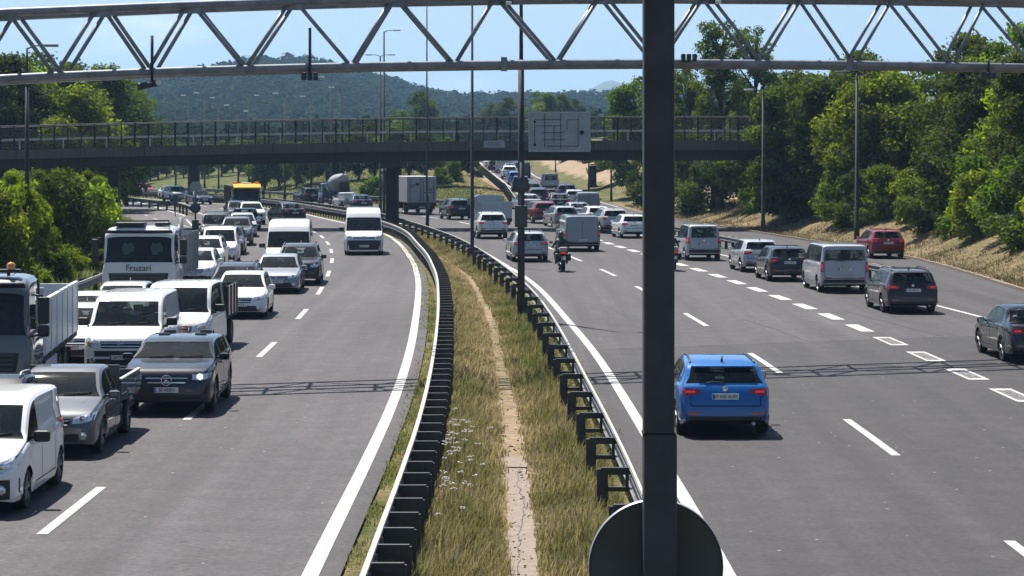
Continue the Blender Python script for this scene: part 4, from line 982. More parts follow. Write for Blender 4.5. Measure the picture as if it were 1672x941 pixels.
def suv(**k):
    S = hatch(name='suv_car', L=4.6, W=1.9, fo=.88, wb=2.8, wr=.365, paint=P['navy'],
        top=[(0,.52),(.006,.72),(.018,.86),(.045,.96),(.12,1.03),(.225,1.09),(.255,1.12),(.325,1.33),(.395,1.53),(.46,1.61),(.58,1.64),(.74,1.62),(.875,1.55),(.895,1.51),(.93,1.32),(.955,1.14),(.97,1.08),(.988,.88),(.995,.74),(1,.55)],
        belt=[(0,.46),(.02,.80),(.06,.92),(.14,1.0),(.25,1.055),(.5,1.08),(.85,1.13),(.94,1.10),(.98,.95),(1,.5)], ws=(.255,.395), rw=(.895,.955), cladding=True,
        sill=[(0,.3),(.04,.26),(.15,.26),(.85,.28),(.96,.34),(1,.42)], rails=(.45,.86), doorz=.42,
        nf=dict(lamp=([(.56,.74),(.75,.74),(.94,.79)],[(.56,.84),(.76,.86),(.955,.88)]), grille=(.44,.60,.5,.83), bars=2, intake=(.7,.34,.8,.47), emblem=(.71,.095,'disc'), plate=.52, bumper=None),
        nr=dict(lamp=([(.6,.95),(.78,.92),(.955,.9)],[(.6,1.03),(.78,1.05),(.955,1.07)]), bumper=(.38,.56), plate=.88, wiper=1.1, badge=1.03, lines=[((.76,.66),(.76,.95)),((0,.655),(.76,.66))], exhaust=1, spoiler=1))
    S.update(k); return S
def sedan(**k):
    S = hatch(name='sedan_car', L=4.7, W=1.83, fo=.88, wb=2.76, wr=.33, paint=P['darkgrey'],
        top=[(0,.44),(.006,.60),(.02,.69),(.05,.77),(.12,.84),(.24,.93),(.265,.955),(.34,1.17),(.41,1.36),(.47,1.43),(.56,1.46),(.66,1.43),(.73,1.34),(.80,1.17),(.845,1.06),(.88,1.04),(.955,1.02),(.975,.96),(.988,.80),(.995,.64),(1,.45)],
        belt=[(0,.40),(.02,.62),(.06,.73),(.14,.80),(.25,.89),(.5,.93),(.8,.98),(.95,.97),(.975,.86),(1,.42)], ws=(.265,.41), rw=(.73,.845), side=[(.285,.485),(.505,.67),(.685,.735)], antenna=.7,
        seams=(.285,.495,.70), nr=dict(lamp=([(.55,.80),(.75,.78),(.955,.80)],[(.55,.89),(.75,.93),(.95,.95)]), bumper=(.3,.42), plate=.72, badge=.9, lines=[((.6,.62),(.6,.80)),((0,.615),(.6,.62))], exhaust=1))
    S.update(k); return S
def estate(**k):
    S = hatch(name='estate_car', L=4.65, W=1.84, wb=2.75, fo=.88, wr=.33, paint=P['maroon'],
        top=[(0,.44),(.006,.60),(.02,.70),(.05,.785),(.12,.86),(.225,.94),(.255,.975),(.33,1.19),(.40,1.38),(.46,1.45),(.58,1.49),(.76,1.48),(.90,1.43),(.917,1.40),(.948,1.2),(.966,1.04),(.975,.99),(.988,.82),(.995,.66),(1,.46)],
        side=[(.275,.475),(.495,.68),(.70,.86)], rw=(.917,.966), rails=(.45,.88),
        nr=dict(lamp=([(.5,.87),(.72,.84),(.955,.83)],[(.5,.95),(.74,.97),(.955,.99)]), bumper=(.3,.42), plate=.80, wiper=1.03, badge=.96, lines=[((.76,.62),(.76,.86)),((0,.615),(.76,.62))], exhaust=1, spoiler=1))
    S.update(k); return S
def leisure(**k):      # tall small van with windows
    S = hatch(name='people_carrier', L=4.3, W=1.81, fo=.85, wb=2.7, wr=.32, paint=P['silver'], tumble=.14,
        top=[(0,.46),(.006,.66),(.02,.78),(.05,.88),(.12,.98),(.20,1.07),(.22,1.10),(.30,1.42),(.36,1.65),(.42,1.75),(.55,1.80),(.8,1.79),(.955,1.75),(.966,1.71),(.976,1.45),(.983,1.14),(.987,1.05),(.993,.86),(.997,.68),(1,.48)],
        belt=[(0,.42),(.02,.70),(.06,.84),(.14,.94),(.22,1.02),(.5,1.05),(.85,1.08),(.95,1.08),(.985,.95),(1,.44)], ws=(.22,.36), rw=(.966,.983), side=[(.235,.46),(.485,.72),(.75,.93)], seams=(.235,.47,.74), handles=(.42,.68), rails=(.45,.92), doorz=.36,
        nf=dict(lamp=([(.55,.66),(.75,.68),(.93,.74)],[(.57,.78),(.77,.84),(.95,.86)]), grille=(.45,.58,.5,.7), intake=(.7,.3,.75,.45), fog=.42, emblem=(.72,.06,'disc'), plate=.5, bumper=(.26,.46)),
        nr=dict(lamp=([(.82,.86),(.9,.86),(.965,.86)],[(.82,1.14),(.9,1.14),(.965,1.14)]), bumper=(.32,.54), plate=.84, wiper=1.13, badge=1.02, lines=[((.79,.58),(.79,1.05)),((0,.575),(.79,.58))]))
    S.update(k); return S
def midvan(**k):       # medium van, glazed or panelled
    S = hatch(name='van', L=4.95, W=1.94, fo=.9, wb=3.1, wr=.33, paint=P['silver'], tumble=.11, hub='steel', mirror=1.35, mirrorpaint=False,
        top=[(0,.48),(.006,.72),(.02,.88),(.05,1.0),(.11,1.09),(.16,1.16),(.175,1.19),(.25,1.55),(.30,1.78),(.355,1.9),(.5,1.95),(.8,1.95),(.965,1.92),(.975,1.88),(.981,1.7),(.986,1.2),(.989,1.05),(.994,.86),(.998,.68),(1,.5)],
        belt=[(0,.44),(.02,.80),(.06,.95),(.14,1.06),(.22,1.14),(.5,1.17),(.85,1.17),(.975,1.15),(.99,.95),(1,.46)], ws=(.175,.30), rw=(.981,.986), side=[(.19,.39)], seams=(.19,.40,.66), handles=(.36,.44), antenna=None, rails=None, doorz=.38,
        rearseat=False, seat=1.15, plan=[(0,.76),(.012,.87),(.035,.94),(.09,.975),(.2,1),(.9,1),(.97,.985),(.985,.965),(.993,.95),(1,.93)],
        nf=dict(lamp=([(.54,.68),(.75,.72),(.94,.80)],[(.57,.86),(.79,.95),(.96,.98)]), grille=(.5,.70,.53,.87), bars=2, intake=(.66,.50,.68,.64), fog=.42, emblem=(.81,.075,'bolt'), plate=.48, bumper=(.28,.44), amber=True),
        nr=dict(lamp=([(.86,.8),(.91,.8),(.97,.8)],[(.86,1.2),(.91,1.2),(.97,1.2)]), bumper=(.32,.52), plate=.92, wiper=1.2, lines=[((.82,.56),(.82,1.86)),((0,.56),(.82,.56))]))
    S.update(k); return S
def bigvan(**k):
    S = midvan(name='delivery_van', L=5.6, W=2.04, fo=.95, wb=3.5, wr=.345, paint=P['white'], tumble=.07,
        top=[(0,.5),(.006,.78),(.02,.95),(.045,1.06),(.09,1.14),(.13,1.22),(.14,1.25),(.20,1.68),(.24,1.95),(.275,2.18),(.32,2.33),(.42,2.42),(.6,2.45),(.965,2.42),(.98,2.37),(.984,2.2),(.987,1.35),(.989,1.1),(.994,.86),(.998,.68),(1,.5)],
        belt=[(0,.46),(.02,.86),(.06,1.02),(.12,1.14),(.2,1.22),(.5,1.26),(.85,1.26),(.98,1.2),(.99,.95),(1,.48)], ws=(.14,.24), rw=None, side=[(.15,.34)], seams=(.15,.35,.6), handles=(.31,.38), widews=True,
        nf=dict(lamp=([(.62,.84),(.78,.86),(.93,.92)],[(.64,1.0),(.8,1.05),(.95,1.06)]), grille=(.56,.84,.58,.95), bars=2, intake=(.62,.56,.64,.74), emblem=(.9,.1,'chevron'), plate=.48, bumper=(.28,.78), amber=True),
        nr=dict(lamp=([(.88,.8),(.92,.8),(.97,.8)],[(.88,1.25),(.92,1.25),(.97,1.25)]), bumper=(.32,.5), plate=.62, lines=[((.84,.56),(.84,2.3)),((.0,.56),(.0,2.3))]))
    S.update(k); return S
protos = {}
def car_kind(key, S): protos[key] = [S, None]
car_kind('hatch', hatch(paint=P['white'], ftext='KA 418 B', rtext='MO 274 K')); car_kind('bluehatch', hatch(L=4.3, W=1.84, paint=P['blue'], rtext='EP ASE AU01', rails=(.45, .84), railh=.012))
car_kind('mercsuv', suv(name='suv_car', paint=P['darkgrey'], L=4.65, W=1.92, top=[(q, z if z < 1.1 else 1.1 + (z - 1.1) * .76) for q, z in suv()['top']], ftext='BE I4EBO', lightson=True, rails=None, nf=dict(lamp=([(.56,.76),(.75,.74),(.94,.79)],[(.56,.86),(.76,.875),(.955,.885)]), grille=(.40,.64,.52,.84,.03), bars=2, intake=(.62,.33,.72,.45), emblem=(.745,.115,'star'), plate=.545)))
car_kind('suv', suv(paint=P['offwhite'], rails=(.45, .86), ftext='LM 563 C', rtext='RT 871 A')); car_kind('sedan', sedan(ftext='DN 902 E', rtext='GR 365 F')); car_kind('estate', estate(rtext='AL ABY11', ftext='TS 441 P'))
car_kind('leisure', leisure(rtext='CV 538 N', ftext='SP 127 D'))
car_kind('smallvan', leisure(name='panel_van', W=1.84, top=[(q, z if z < 1 else 1 + (z - 1) * .87) for q, z in leisure()['top']], paint=P['white'], rails=None, rw=None, side=[(.235,.45)], seams=(.235,.46,.72), handles=(.42,.52), hub='alloy', mirrorpaint=False, mirror=1.2, rearseat=False, antenna=None,
    nf=dict(lamp=([(.5,.62),(.74,.66),(.94,.76)],[(.54,.76),(.76,.84),(.955,.92)]), grille=(.44,.6,.48,.7), bars=1, intake=(.7,.3,.75,.45), fog=.4, emblem=(.75,.06,'disc'), plate=.48, bumper=(.26,.56))))
car_kind('vivaro', midvan(paint=P['white'], ftext='GA M 8800')); car_kind('vito', midvan(paint=P['silver'], L=4.8, side=[(.19,.39),(.42,.62),(.65,.93)], seams=(.19,.40,.64), rtext='EP 216 M', top=[(0,.48),(.006,.72),(.02,.88),(.05,1.0),(.11,1.09),(.16,1.16),(.175,1.19),(.25,1.55),(.30,1.74),(.355,1.84),(.5,1.88),(.8,1.88),(.955,1.85),(.968,1.81),(.975,1.68),(.982,1.25),(.987,1.05),(.994,.86),(.998,.68),(1,.5)], rw=(.975,.982)))
car_kind('panelvan', midvan(name='panel_van', paint=P['silver'], L=4.9, W=2.0, rw=None, rtext='WN 609 H', nr=dict(lamp=([(.87,.8),(.92,.8),(.97,.8)],[(.87,1.12),(.92,1.12),(.97,1.12)]), bumper=(.32,.5), plate=.6, lines=[((.84,.56),(.84,1.86)),((0,.56),(0,1.86))])))
car_kind('bigvan', bigvan(ftext='NX 734 V'))
car_kind('micro', hatch(name='city_car', L=2.6, W=1.6, fo=.45, wb=1.75, wr=.29, paint=P['black'], tumble=.2, antenna=None, rearseat=False, seat=1.0, rails=(.5,.86), railmat='galv',
    top=[(0,.46),(.01,.66),(.03,.8),(.07,.92),(.15,1.02),(.2,1.07),(.3,1.3),(.4,1.52),(.47,1.6),(.6,1.65),(.8,1.63),(.92,1.56),(.935,1.5),(.955,1.25),(.965,1.05),(.975,.98),(.99,.8),(.996,.66),(1,.46)], belt=[(0,.42),(.03,.72),(.08,.86),(.2,1.0),(.5,1.04),(.9,1.06),(.975,.9),(1,.44)], ws=(.2,.4), rw=(.935,.965), side=[(.24,.62),(.66,.84)], seams=(.26,.64), handles=(.58,)))
# ------------------------------------------------------------------ lorries, pick-up, motorcycles
def cab_spec(**k):
    S = dict(name='truck', L=2.25, W=2.5, fo=1.25, wb=20, wr=.5, arch=1.2, paint=P['cabgrey'], tumble=.03, edge=.16,
        top=[(0,.52),(.012,1.0),(.02,1.35),(.035,1.62),(.045,1.74),(.055,1.80),(.10,2.3),(.14,2.66),(.165,2.8),(.24,2.93),(.4,2.99),(.9,3.0),(.98,2.95),(1,2.86)],
        belt=[(0,.48),(.02,1.3),(.05,1.68),(.1,1.72),(.5,1.74),(1,1.74)], sill=[(0,.46),(.2,.5),(.5,.62),(1,.62)],
        plan=[(0,.86),(.012,.92),(.04,.965),(.1,.985),(.2,1),(1,1)], ws=(.055,.14), side=[(.13,.62)], widews=True)
    S.update(k); return S
def make_cab(root, S, txt=None, mirrors='black', visor=True, grille=True, beacon=False):
    sh = Shell(S); sh.emit(root); W = S['W'] / 2; Ln = S['L']
    mb = MB(); sh.patch(mb, [(-W * .95, .5), (0, .5), (W * .95, .5)], [(-W * .95, .98), (0, .98), (W * .95, .98)], -1, .015, 4, 0, 6); bp = mb.build('front_bumper', M['black'] if S.get('darkbumper', True) else S['paint'], root)
    if grille:
        mb = MB(); sh.patch(mb, [(-W * .74, 1.0), (0, 1.0), (W * .74, 1.0)], [(-W * .8, 1.44), (0, 1.44), (W * .8, 1.44)], -1, .01); g = mb.build('grille', M['black'], root)
        for z in (1.1, 1.2, 1.3, 1.39): mb = MB(); sh.patch(mb, [(-W * .7, z - .015), (W * .7, z - .015)], [(-W * .7, z + .015), (W * .7, z + .015)], -1, .03, 1); mb.build('grille_bar', M['cabbar'], g)
    for sd in (-1, 1):
        mb = MB(); sh.patch(mb, [(sd * W * .58, .62), (sd * W * .9, .62)], [(sd * W * .56, .80), (sd * W * .92, .84)], -1, .03); mb.build('headlight', M['lamp'], root)
        mb = MB(); x = sd * (W + .2); y0 = .3
        mb.tube([(sd * W * .97, y0 + .1, 2.62), (x, y0, 2.6)], .022, 6); mb.tube([(sd * W * .97, y0 + .15, 1.75), (x, y0, 1.8)], .022, 6); mb.box((x + sd * .02, y0, 2.3), (.24, .13, .56), bev=.05); mb.box((x + sd * .02, y0, 1.87), (.24, .13, .24), bev=.05); o = mb.build('wing_mirror', M['black'], root)
        mb = MB(); mb.box((x + sd * .02, y0 + .07, 2.3), (.19, .015, .48)); mb.build('mirror_glass', M['chrome'], o)
        mb = MB(); sh.sideline(mb, [(.12 * Ln, 1.75), (.12 * Ln, .95)], sd, .015); sh.sideline(mb, [(.66 * Ln, 2.6), (.66 * Ln, .95)], sd, .015); mb.build('door_seam', M['dark'], root)
        mb = MB(); mb.box((sd * (W - .02), 1.35, .56), (.12, 1.4, .1), bev=.02); mb.build('step', M['black'], root)
    if visor: mb = MB(); mb.box((0, .02, 2.83), (W * 1.8, .3, .05), rx=R(-16), bev=.02); mb.build('sun_visor', M['black'], root)
    mb = MB()
    for x in (-.6, .1): mb.tube([(x, .09, 1.83), (x + .55, .13, 1.93)], .014, 4)
    mb.build('wiper', M['black'], root)
    mb = MB(); mb.box((0, .75, 1.55), (W * 1.84, .9, .36), bev=.05); mb.box((-.55, 1.5, 1.9), (.6, .25, 1.0), bev=.08); mb.box((.55, 1.5, 1.9), (.6, .25, 1.0), bev=.08); mb.box((0, 2.12, 1.9), (W * 1.9, .06, 1.9)); mb.build('interior', M['seat'], root)
    if txt: mb = MB(); p, n = sh.hit(0, 1.60, -1); text_mb(mb, txt, .31, Matrix.Translation(p + Vector((0, -.035, .01))) @ Matrix.Rotation(R(90), 4, 'X') @ Matrix.Rotation(R(-8), 4, 'X')); mb.build('lettering', M['black'], root)
    if beacon:
        mb = MB(); mb.box((0, .75, 3.1), (1.9, .2, .07), bev=.02); mb.box((-.7, .75, 3.04), (.06, .1, .1)); mb.box((.7, .75, 3.04), (.06, .1, .1)); bb = mb.build('light_bar', M['black'], root)
        for x in (-.75, .75): mb = MB(); mb.lathe([(.09, 3.12), (.09, 3.22), (.06, 3.27), (0, 3.28)], 12, Matrix.Translation((x, .75, 0))); mb.build('beacon', M['amber'], bb)
    p, n = sh.hit(0, .6, -1); plate(root, 0, p.y - .05, .62, -1, S.get('ftext'))
    mb = MB(); mb.box((0, 1.2, .7), (W * 1.5, 1.9, .45)); mb.build('underbody', M['dark'], root)
    for sd in (-1, 1): add_wheel(root, sd * (W - .2), S['fo'], S['wr'], .3, 'steel')
    return sh
M['screen_glare'] = simple('pale_green_glare', (.42, .55, .48), .8)  # pale green painted in for reflections in the tipper windscreen
M['cabbar'] = simple('grille_slat_grey', (.09, .095, .10), .5, .3)
M['boxwhite'] = simple('box_body_white', (.60, .61, .61), .5, var=.08, scale=1.2)
M['boxgrey'] = simple('box_body_grey', (.34, .35, .36), .55, var=.1, scale=1.2)
M['alu'] = simple('white_boards', (.70, .71, .71), .45, .1, var=.10, scale=1.5)
def chassis(root, y0, y1, axles, W=2.5, r=.5):
    mb = MB()
    for x in (-.42, .42): mb.box((x, (y0 + y1) / 2, .85), (.12, y1 - y0, .26))
    for y in axles: mb.tube([(-W / 2 + .2, y, r), (W / 2 - .2, y, r)], .09, 8)
    mb.box((W * .34, y0 + 1.2, .68), (.55, 1.1, .5), bev=.06); mb.box((0, y1 - .1, .62), (W * .9, .1, .14)); mb.build('chassis', M['dark'], root)
    for y in axles:
        for sd in (-1, 1): add_wheel(root, sd * (W / 2 - .2), y, r, .34, 'steel')
    for sd in (-1, 1):
        mb = MB(); mb.box((sd * W * .36, y1 + .0, .72), (.42, .06, .14), bev=.02); mb.build('tail_light', M['tail'], root)
    plate(root, 0, y1 + .02, .62, 1, None)
    for y in axles:
        for sd in (-1, 1): mb = MB(); mb.box((sd * (W / 2 - .2), y + .62, .5), (.34, .02, .5)); mb.build('mud_flap', M['black'], root)

def truck_flatbed():
    root = empty('flatbed_truck'); make_cab(root, cab_spec(paint=P['cabgrey']), beacon=True); chassis(root, 2.2, 9.8, [6.2, 7.5])
    mb = MB(); mb.box((0, 6.15, 1.12), (2.5, 7.5, .14)); mb.build('bed', M['dark'], root)
    for sd in (-1, 1):
        mb = MB(); mb.box((sd * 1.23, 6.15, 1.75), (.06, 7.5, 1.15), bev=.01)
        for y in np.arange(2.6, 9.9, 1.2): mb.box((sd * 1.265, y, 1.75), (.03, .08, 1.15))
        mb.box((sd * 1.23, 6.15, 2.35), (.1, 7.5, .08), bev=.02); mb.build('side_board', M['alu'], root)
        mb = MB(); mb.box((sd * 1.2, 4.3, .75), (.05, 2.2, .5), bev=.02); mb.build('side_skirt', M['boxwhite'], root)
    mb = MB(); mb.box((0, 2.38, 1.9), (2.5, .08, 1.5), bev=.01); mb.build('headboard', M['boxwhite'], root)
    mb = MB(); mb.box((0, 9.87, 1.75), (2.5, .06, 1.15), bev=.01); mb.build('tail_board', M['alu'], root)
    return root, 9.9
def truck_tipper(txt):
    root = empty('tipper_truck'); make_cab(root, cab_spec(paint=P['offwhite'], W=2.52, ftext='HU 407 T'), txt=txt); chassis(root, 2.2, 8.2, [5.2, 6.5])
    # things on the cab roof and added pale cut-outs for the reflections in the screen
    mb = MB(); mb.box((-.35, .9, 3.06), (1.0, .7, .14), bev=.05); mb.box((.7, 1.1, 3.06), (.5, .6, .12), bev=.05); mb.tube([(-.9, .7, 3.0), (-.9, .7, 3.18), (.95, .7, 3.18), (.95, .7, 3.0)], .03, 6); mb.build('roof_gear', M['black'], root)
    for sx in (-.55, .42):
        mb = MB(); pts = [(0, 0), (.16, -.02), (.2, .1), (.33, .08), (.36, .26), (.27, .4), (.1, .36), (.02, .42), (-.05, .22)]; mb.add([(sx + a, .42, 2.05 + b) for a, b in pts] + [(sx + a, .44, 2.05 + b) for a, b in pts], [tuple(range(9)), tuple(range(9, 18))[::-1]] + [(k, (k + 1) % 9, 9 + (k + 1) % 9, 9 + k) for k in range(9)]); mb.build('screen_reflection', M['screen_glare'], root)
    V_ = [(-1.2, 2.4, 1.2), (1.2, 2.4, 1.2), (1.2, 8.2, 1.2), (-1.2, 8.2, 1.2), (-1.25, 2.4, 2.75), (1.25, 2.4, 2.75), (1.25, 8.3, 2.6), (-1.25, 8.3, 2.6)]
    mb = MB(); mb.add(V_, [(0, 3, 2, 1), (0, 1, 5, 4), (1, 2, 6, 5), (2, 3, 7, 6), (3, 0, 4, 7)])
    for sd in (-1, 1):
        for y in np.arange(2.8, 8.2, .9): mb.box((sd * 1.27, y, 1.95), (.08, .1, 1.4))
    mb.build('tipper_body', M['boxgrey'], root)
    mb = MB(); mb.box((.0, 1.5, 3.1), (.0001, .0001, .0001)) if False else mb.tube([(1.2, 2.3, 1.2), (1.2, 2.3, 3.25)], .07, 8); mb.build('exhaust_stack', M['galv'], root)
    return root, 8.3
def truck_yellow():
    root = empty('skip_truck'); make_cab(root, cab_spec(paint=P['black'], W=2.5), beacon=False); chassis(root, 2.2, 8.4, [5.4, 6.7])
    mb = MB(); mb.box((0, 1.15, 3.06), (2.44, 2.1, .24), bev=.08); mb.box((0, .02, 3.0), (2.4, .62, .16), rx=R(38), bev=.05); mb.build('roof_cap', P['yellow'], root)
    for sd in (-1, 1):
        mb = MB(); mb.box((sd * .95, .8, 3.3), (.42, .5, .3), bev=.08); mb.build('beacon', M['amber'], root)
    mb = MB(); mb.box((0, .9, 3.28), (.8, .5, .22), bev=.06); mb.build('roof_box', M['boxwhite'], root)
    mb = MB(); mb.box((0, 5.3, 2.1), (2.4, 5.9, 1.9), bev=.06)
    for sd in (-1, 1):
        for y in np.arange(2.8, 8.2, .9): mb.box((sd * 1.22, y, 2.1), (.06, .1, 1.8))
    mb.build('load_body', M['black'], root)
    mb = MB(); mb.box((0, 2.45, 3.1), (2.3, .15, .3), bev=.05); mb.build('header_board', P['yellow'], root)
    return root, 8.4
def truck_box(L_, H_, W_, mat, cabp, txt=False, doors=True):
    root = empty('box_truck'); make_cab(root, cab_spec(paint=cabp, W=min(W_, 2.4)), visor=False); chassis(root, 2.2, 2.3 + L_, [2.3 + L_ - 2.0], W_)
    mb = MB(); mb.box((0, 2.35 + L_ / 2, (H_ + 1.0) / 2), (W_, L_, H_ - 1.0), bev=.05); mb.build('box_body', mat, root)
    y = 2.35 + L_
    if doors:
        for sd in (-1, 1): mb = MB(); mb.box((sd * W_ * .245, y + .02, (H_ + 1) / 2), (W_ * .47, .03, H_ - 1.22), bev=.01); mb.build('rear_door', mat, root)
        mb = MB()
        for x in (-.12, .12, -W_ * .4, W_ * .4): mb.tube([(x, y + .06, 1.15), (x, y + .06, H_ - .15)], .018, 6)
        mb.build('door_bar', M['rail_dark'], root)
    mb = MB(); mb.box((0, y + .02, .85), (W_, .1, .3), bev=.03); mb.box((0, y - .05, .5), (W_ * .9, .1, .14)); mb.build('rear_frame', M['black'], root)
    if txt:
        RZ = Matrix.Rotation(R(180), 4, 'Z') @ Matrix.Rotation(R(90), 4, 'X')
        mb = MB(); text_mb(mb, 'my9', .42, Matrix.Translation((-W_ * .3, y + .045, 2.15)) @ RZ); mb.box((-W_ * .25, y + .04, 1.85), (.9, .012, .05)); mb.box((W_ * .15, y + .04, 2.55), (.3, .012, .22)); mb.box((W_ * .32, y + .04, 2.5), (.55, .012, .05)); mb.box((W_ * .32, y + .04, 2.35), (.4, .012, .05)); mb.build('lettering', M['black'], root)
    return root, 2.35 + L_ + .06
def truck_mixer():
    root = empty('concrete_mixer_truck'); make_cab(root, cab_spec(paint=P['steelblue'], W=2.45), visor=False); chassis(root, 2.2, 8.4, [5.6, 6.9])
    Mx = Matrix.Translation((0, 2.9, 2.35)) @ Matrix.Rotation(R(-74), 4, 'X')
    mb = MB(); mb.lathe([(0, 0), (.7, .05), (1.05, .6), (1.18, 1.6), (1.15, 2.6), (.9, 3.8), (.55, 4.9), (.5, 5.1), (0, 5.1)], 24, Mx); d = mb.build('drum', M['boxgrey'], root)
    mb = MB(); mb.lathe([(1.19, 1.3), (1.205, 1.32), (1.205, 2.0), (1.185, 2.02)], 24, Mx); mb.build('drum_band', P['midblue'], d)
    mb = MB(); mb.box((0, 7.7, 2.2), (1.2, .5, 1.9), bev=.05); mb.box((-.4, 8.3, 1.9), (.5, .9, .2), rx=R(-30), bev=.04); mb.build('chute_frame', M['black'], root)
    mb = MB(); mb.tube([(-1.0, 8.3, 1), (-1.0, 8.3, 2.6)], .03, 6); mb.tube([(-.6, 8.3, 1), (-.6, 8.3, 2.6)], .03, 6)
    for z in np.arange(1.2, 2.6, .3): mb.tube([(-1.0, 8.3, z), (-.6, 8.3, z)], .02, 5)
    mb.build('ladder', M['galv'], root); return root, 8.5
def pickup(paint_, name='pickup_truck', ftext=None, bedmat=None):
    S = hatch(name=name, L=5.25, W=1.8, fo=.85, wb=3.05, wr=.335, paint=paint_, ftext=ftext, rails=None, antenna=None, rearseat=False, seat=1.05,
        top=[(0,.46),(.006,.62),(.018,.73),(.045,.82),(.11,.91),(.185,.99),(.205,1.02),(.27,1.24),(.33,1.42),(.38,1.49),(.45,1.51),(.515,1.49),(.525,1.45),(.535,1.2),(.542,.9),(.55,.74),(.9,.72),(1,.68)],
        belt=[(0,.42),(.02,.66),(.06,.78),(.12,.87),(.2,.95),(.5,.98),(.53,.98),(.545,.7),(1,.6)], ws=(.205,.33), rw=(.525,.535), side=[(.22,.41),(.43,.51)], seams=(.22,.42), handles=(.385,), plan=[(0,.76),(.012,.87),(.035,.94),(.09,.975),(.2,1),(.53,1),(.56,.9),(1,.88)],
        sill=[(0,.26),(.04,.22),(.15,.22),(.5,.24),(.56,.42),(1,.46)],
        nf=dict(lamp=([(.5,.62),(.72,.63),(.93,.68)],[(.54,.74),(.74,.79),(.95,.82)]), grille=(.42,.56,.46,.71), intake=(.62,.3,.7,.44), fog=.4, emblem=(.66,.05,'disc'), plate=.47), nr={})
    root, sh = make_car(S); y0, y1 = S['L'] * .545, S['L']; bm_ = bedmat or paint_
    mb = MB(); mb.box((0, (y0 + y1) / 2, .77), (1.76, y1 - y0 - .02, .06)); mb.build('bed_floor', M['dark'], root)
    for sd in (-1, 1):
        mb = MB(); mb.box((sd * .89, (y0 + y1) / 2, .95), (.045, y1 - y0, .42), bev=.01); mb.box((sd * .915, (y0 + y1) / 2, .86), (.02, y1 - y0, .04)); b = mb.build('side_board', bm_, root)
        mb = MB(); mb.box((sd * .89, (y0 + y1) / 2, 1.175), (.065, y1 - y0, .03), bev=.01); mb.build('top_edge', M['alu'], b)
    mb = MB(); mb.box((0, y1 - .02, .95), (1.74, .045, .42), bev=.01); mb.build('tailgate', bm_, root)
    mb = MB(); mb.box((0, y0 + .03, 1.1), (1.74, .045, .7), bev=.01); mb.build('headboard', bm_, root)
    for sd in (-1, 1): mb = MB(); mb.box((sd * .74, y1 + .01, .72), (.26, .05, .12), bev=.02); mb.build('tail_light', M['tail'], root)
    return root, S['L']
def crewcab():
    S = midvan(name='crew_cab_truck', L=3.9, W=1.94, fo=.9, wb=20, side=[(.24,.5),(.53,.86)], ws=(.22,.38), rw=None, seams=(.24,.515,.88), handles=(.47,.8), paint=P['white'], rearseat=True, ftext='PV 350 L',
        top=[(0,.48),(.008,.72),(.025,.88),(.06,1.0),(.14,1.09),(.2,1.16),(.22,1.19),(.31,1.6),(.38,1.83),(.44,1.93),(.6,1.96),(.95,1.94),(.985,1.9),(.995,1.6),(1,.6)], belt=[(0,.44),(.03,.80),(.08,.95),(.17,1.06),(.27,1.14),(.6,1.17),(.98,1.17),(1,.56)], plan=[(0,.76),(.012,.87),(.035,.94),(.09,.975),(.2,1),(1,1)], sill=[(0,.24),(.05,.2),(1,.3)], nr={})
    root, sh = make_car(S)
    for o in [c for c in root.children if c.name.startswith('wheel') and c.location.y > 10]:
        for c in o.children: bpy.data.objects.remove(c)
        bpy.data.objects.remove(o)
    for o in [c for c in root.children if c.name.startswith('underbody')]: bpy.data.objects.remove(o)
    mb = MB(); mb.box((0, 2.1, .4), (1.6, 3.6, .25)); mb.box((0, 5.0, .62), (.9, 2.8, .2)); mb.tube([(-.8, 5.2, .36), (.8, 5.2, .36)], .07, 8); mb.build('underbody', M['dark'], root)
    for sd in (-1, 1): add_wheel(root, sd * .84, 5.2, .36, .26, 'steel')
    mb = MB(); mb.box((0, 5.05, .84), (1.96, 2.3, .1)); mb.build('bed_floor', M['dark'], root)
    for sd in (-1, 1):
        mb = MB(); mb.box((sd * .97, 5.05, 1.3), (.05, 2.3, .85), bev=.012)
        for y in (4.0, 4.75, 5.5, 6.15): mb.box((sd * 1.0, y, 1.3), (.04, .07, .86))
        mb.build('side_board', P['darkgrey'], root)
    mb = MB(); mb.box((0, 6.18, 1.3), (1.9, .05, .85), bev=.012); mb.box((0, 3.93, 1.35), (1.9, .05, .95)); mb.build('tailgate', P['darkgrey'], root)
    return root, 6.2

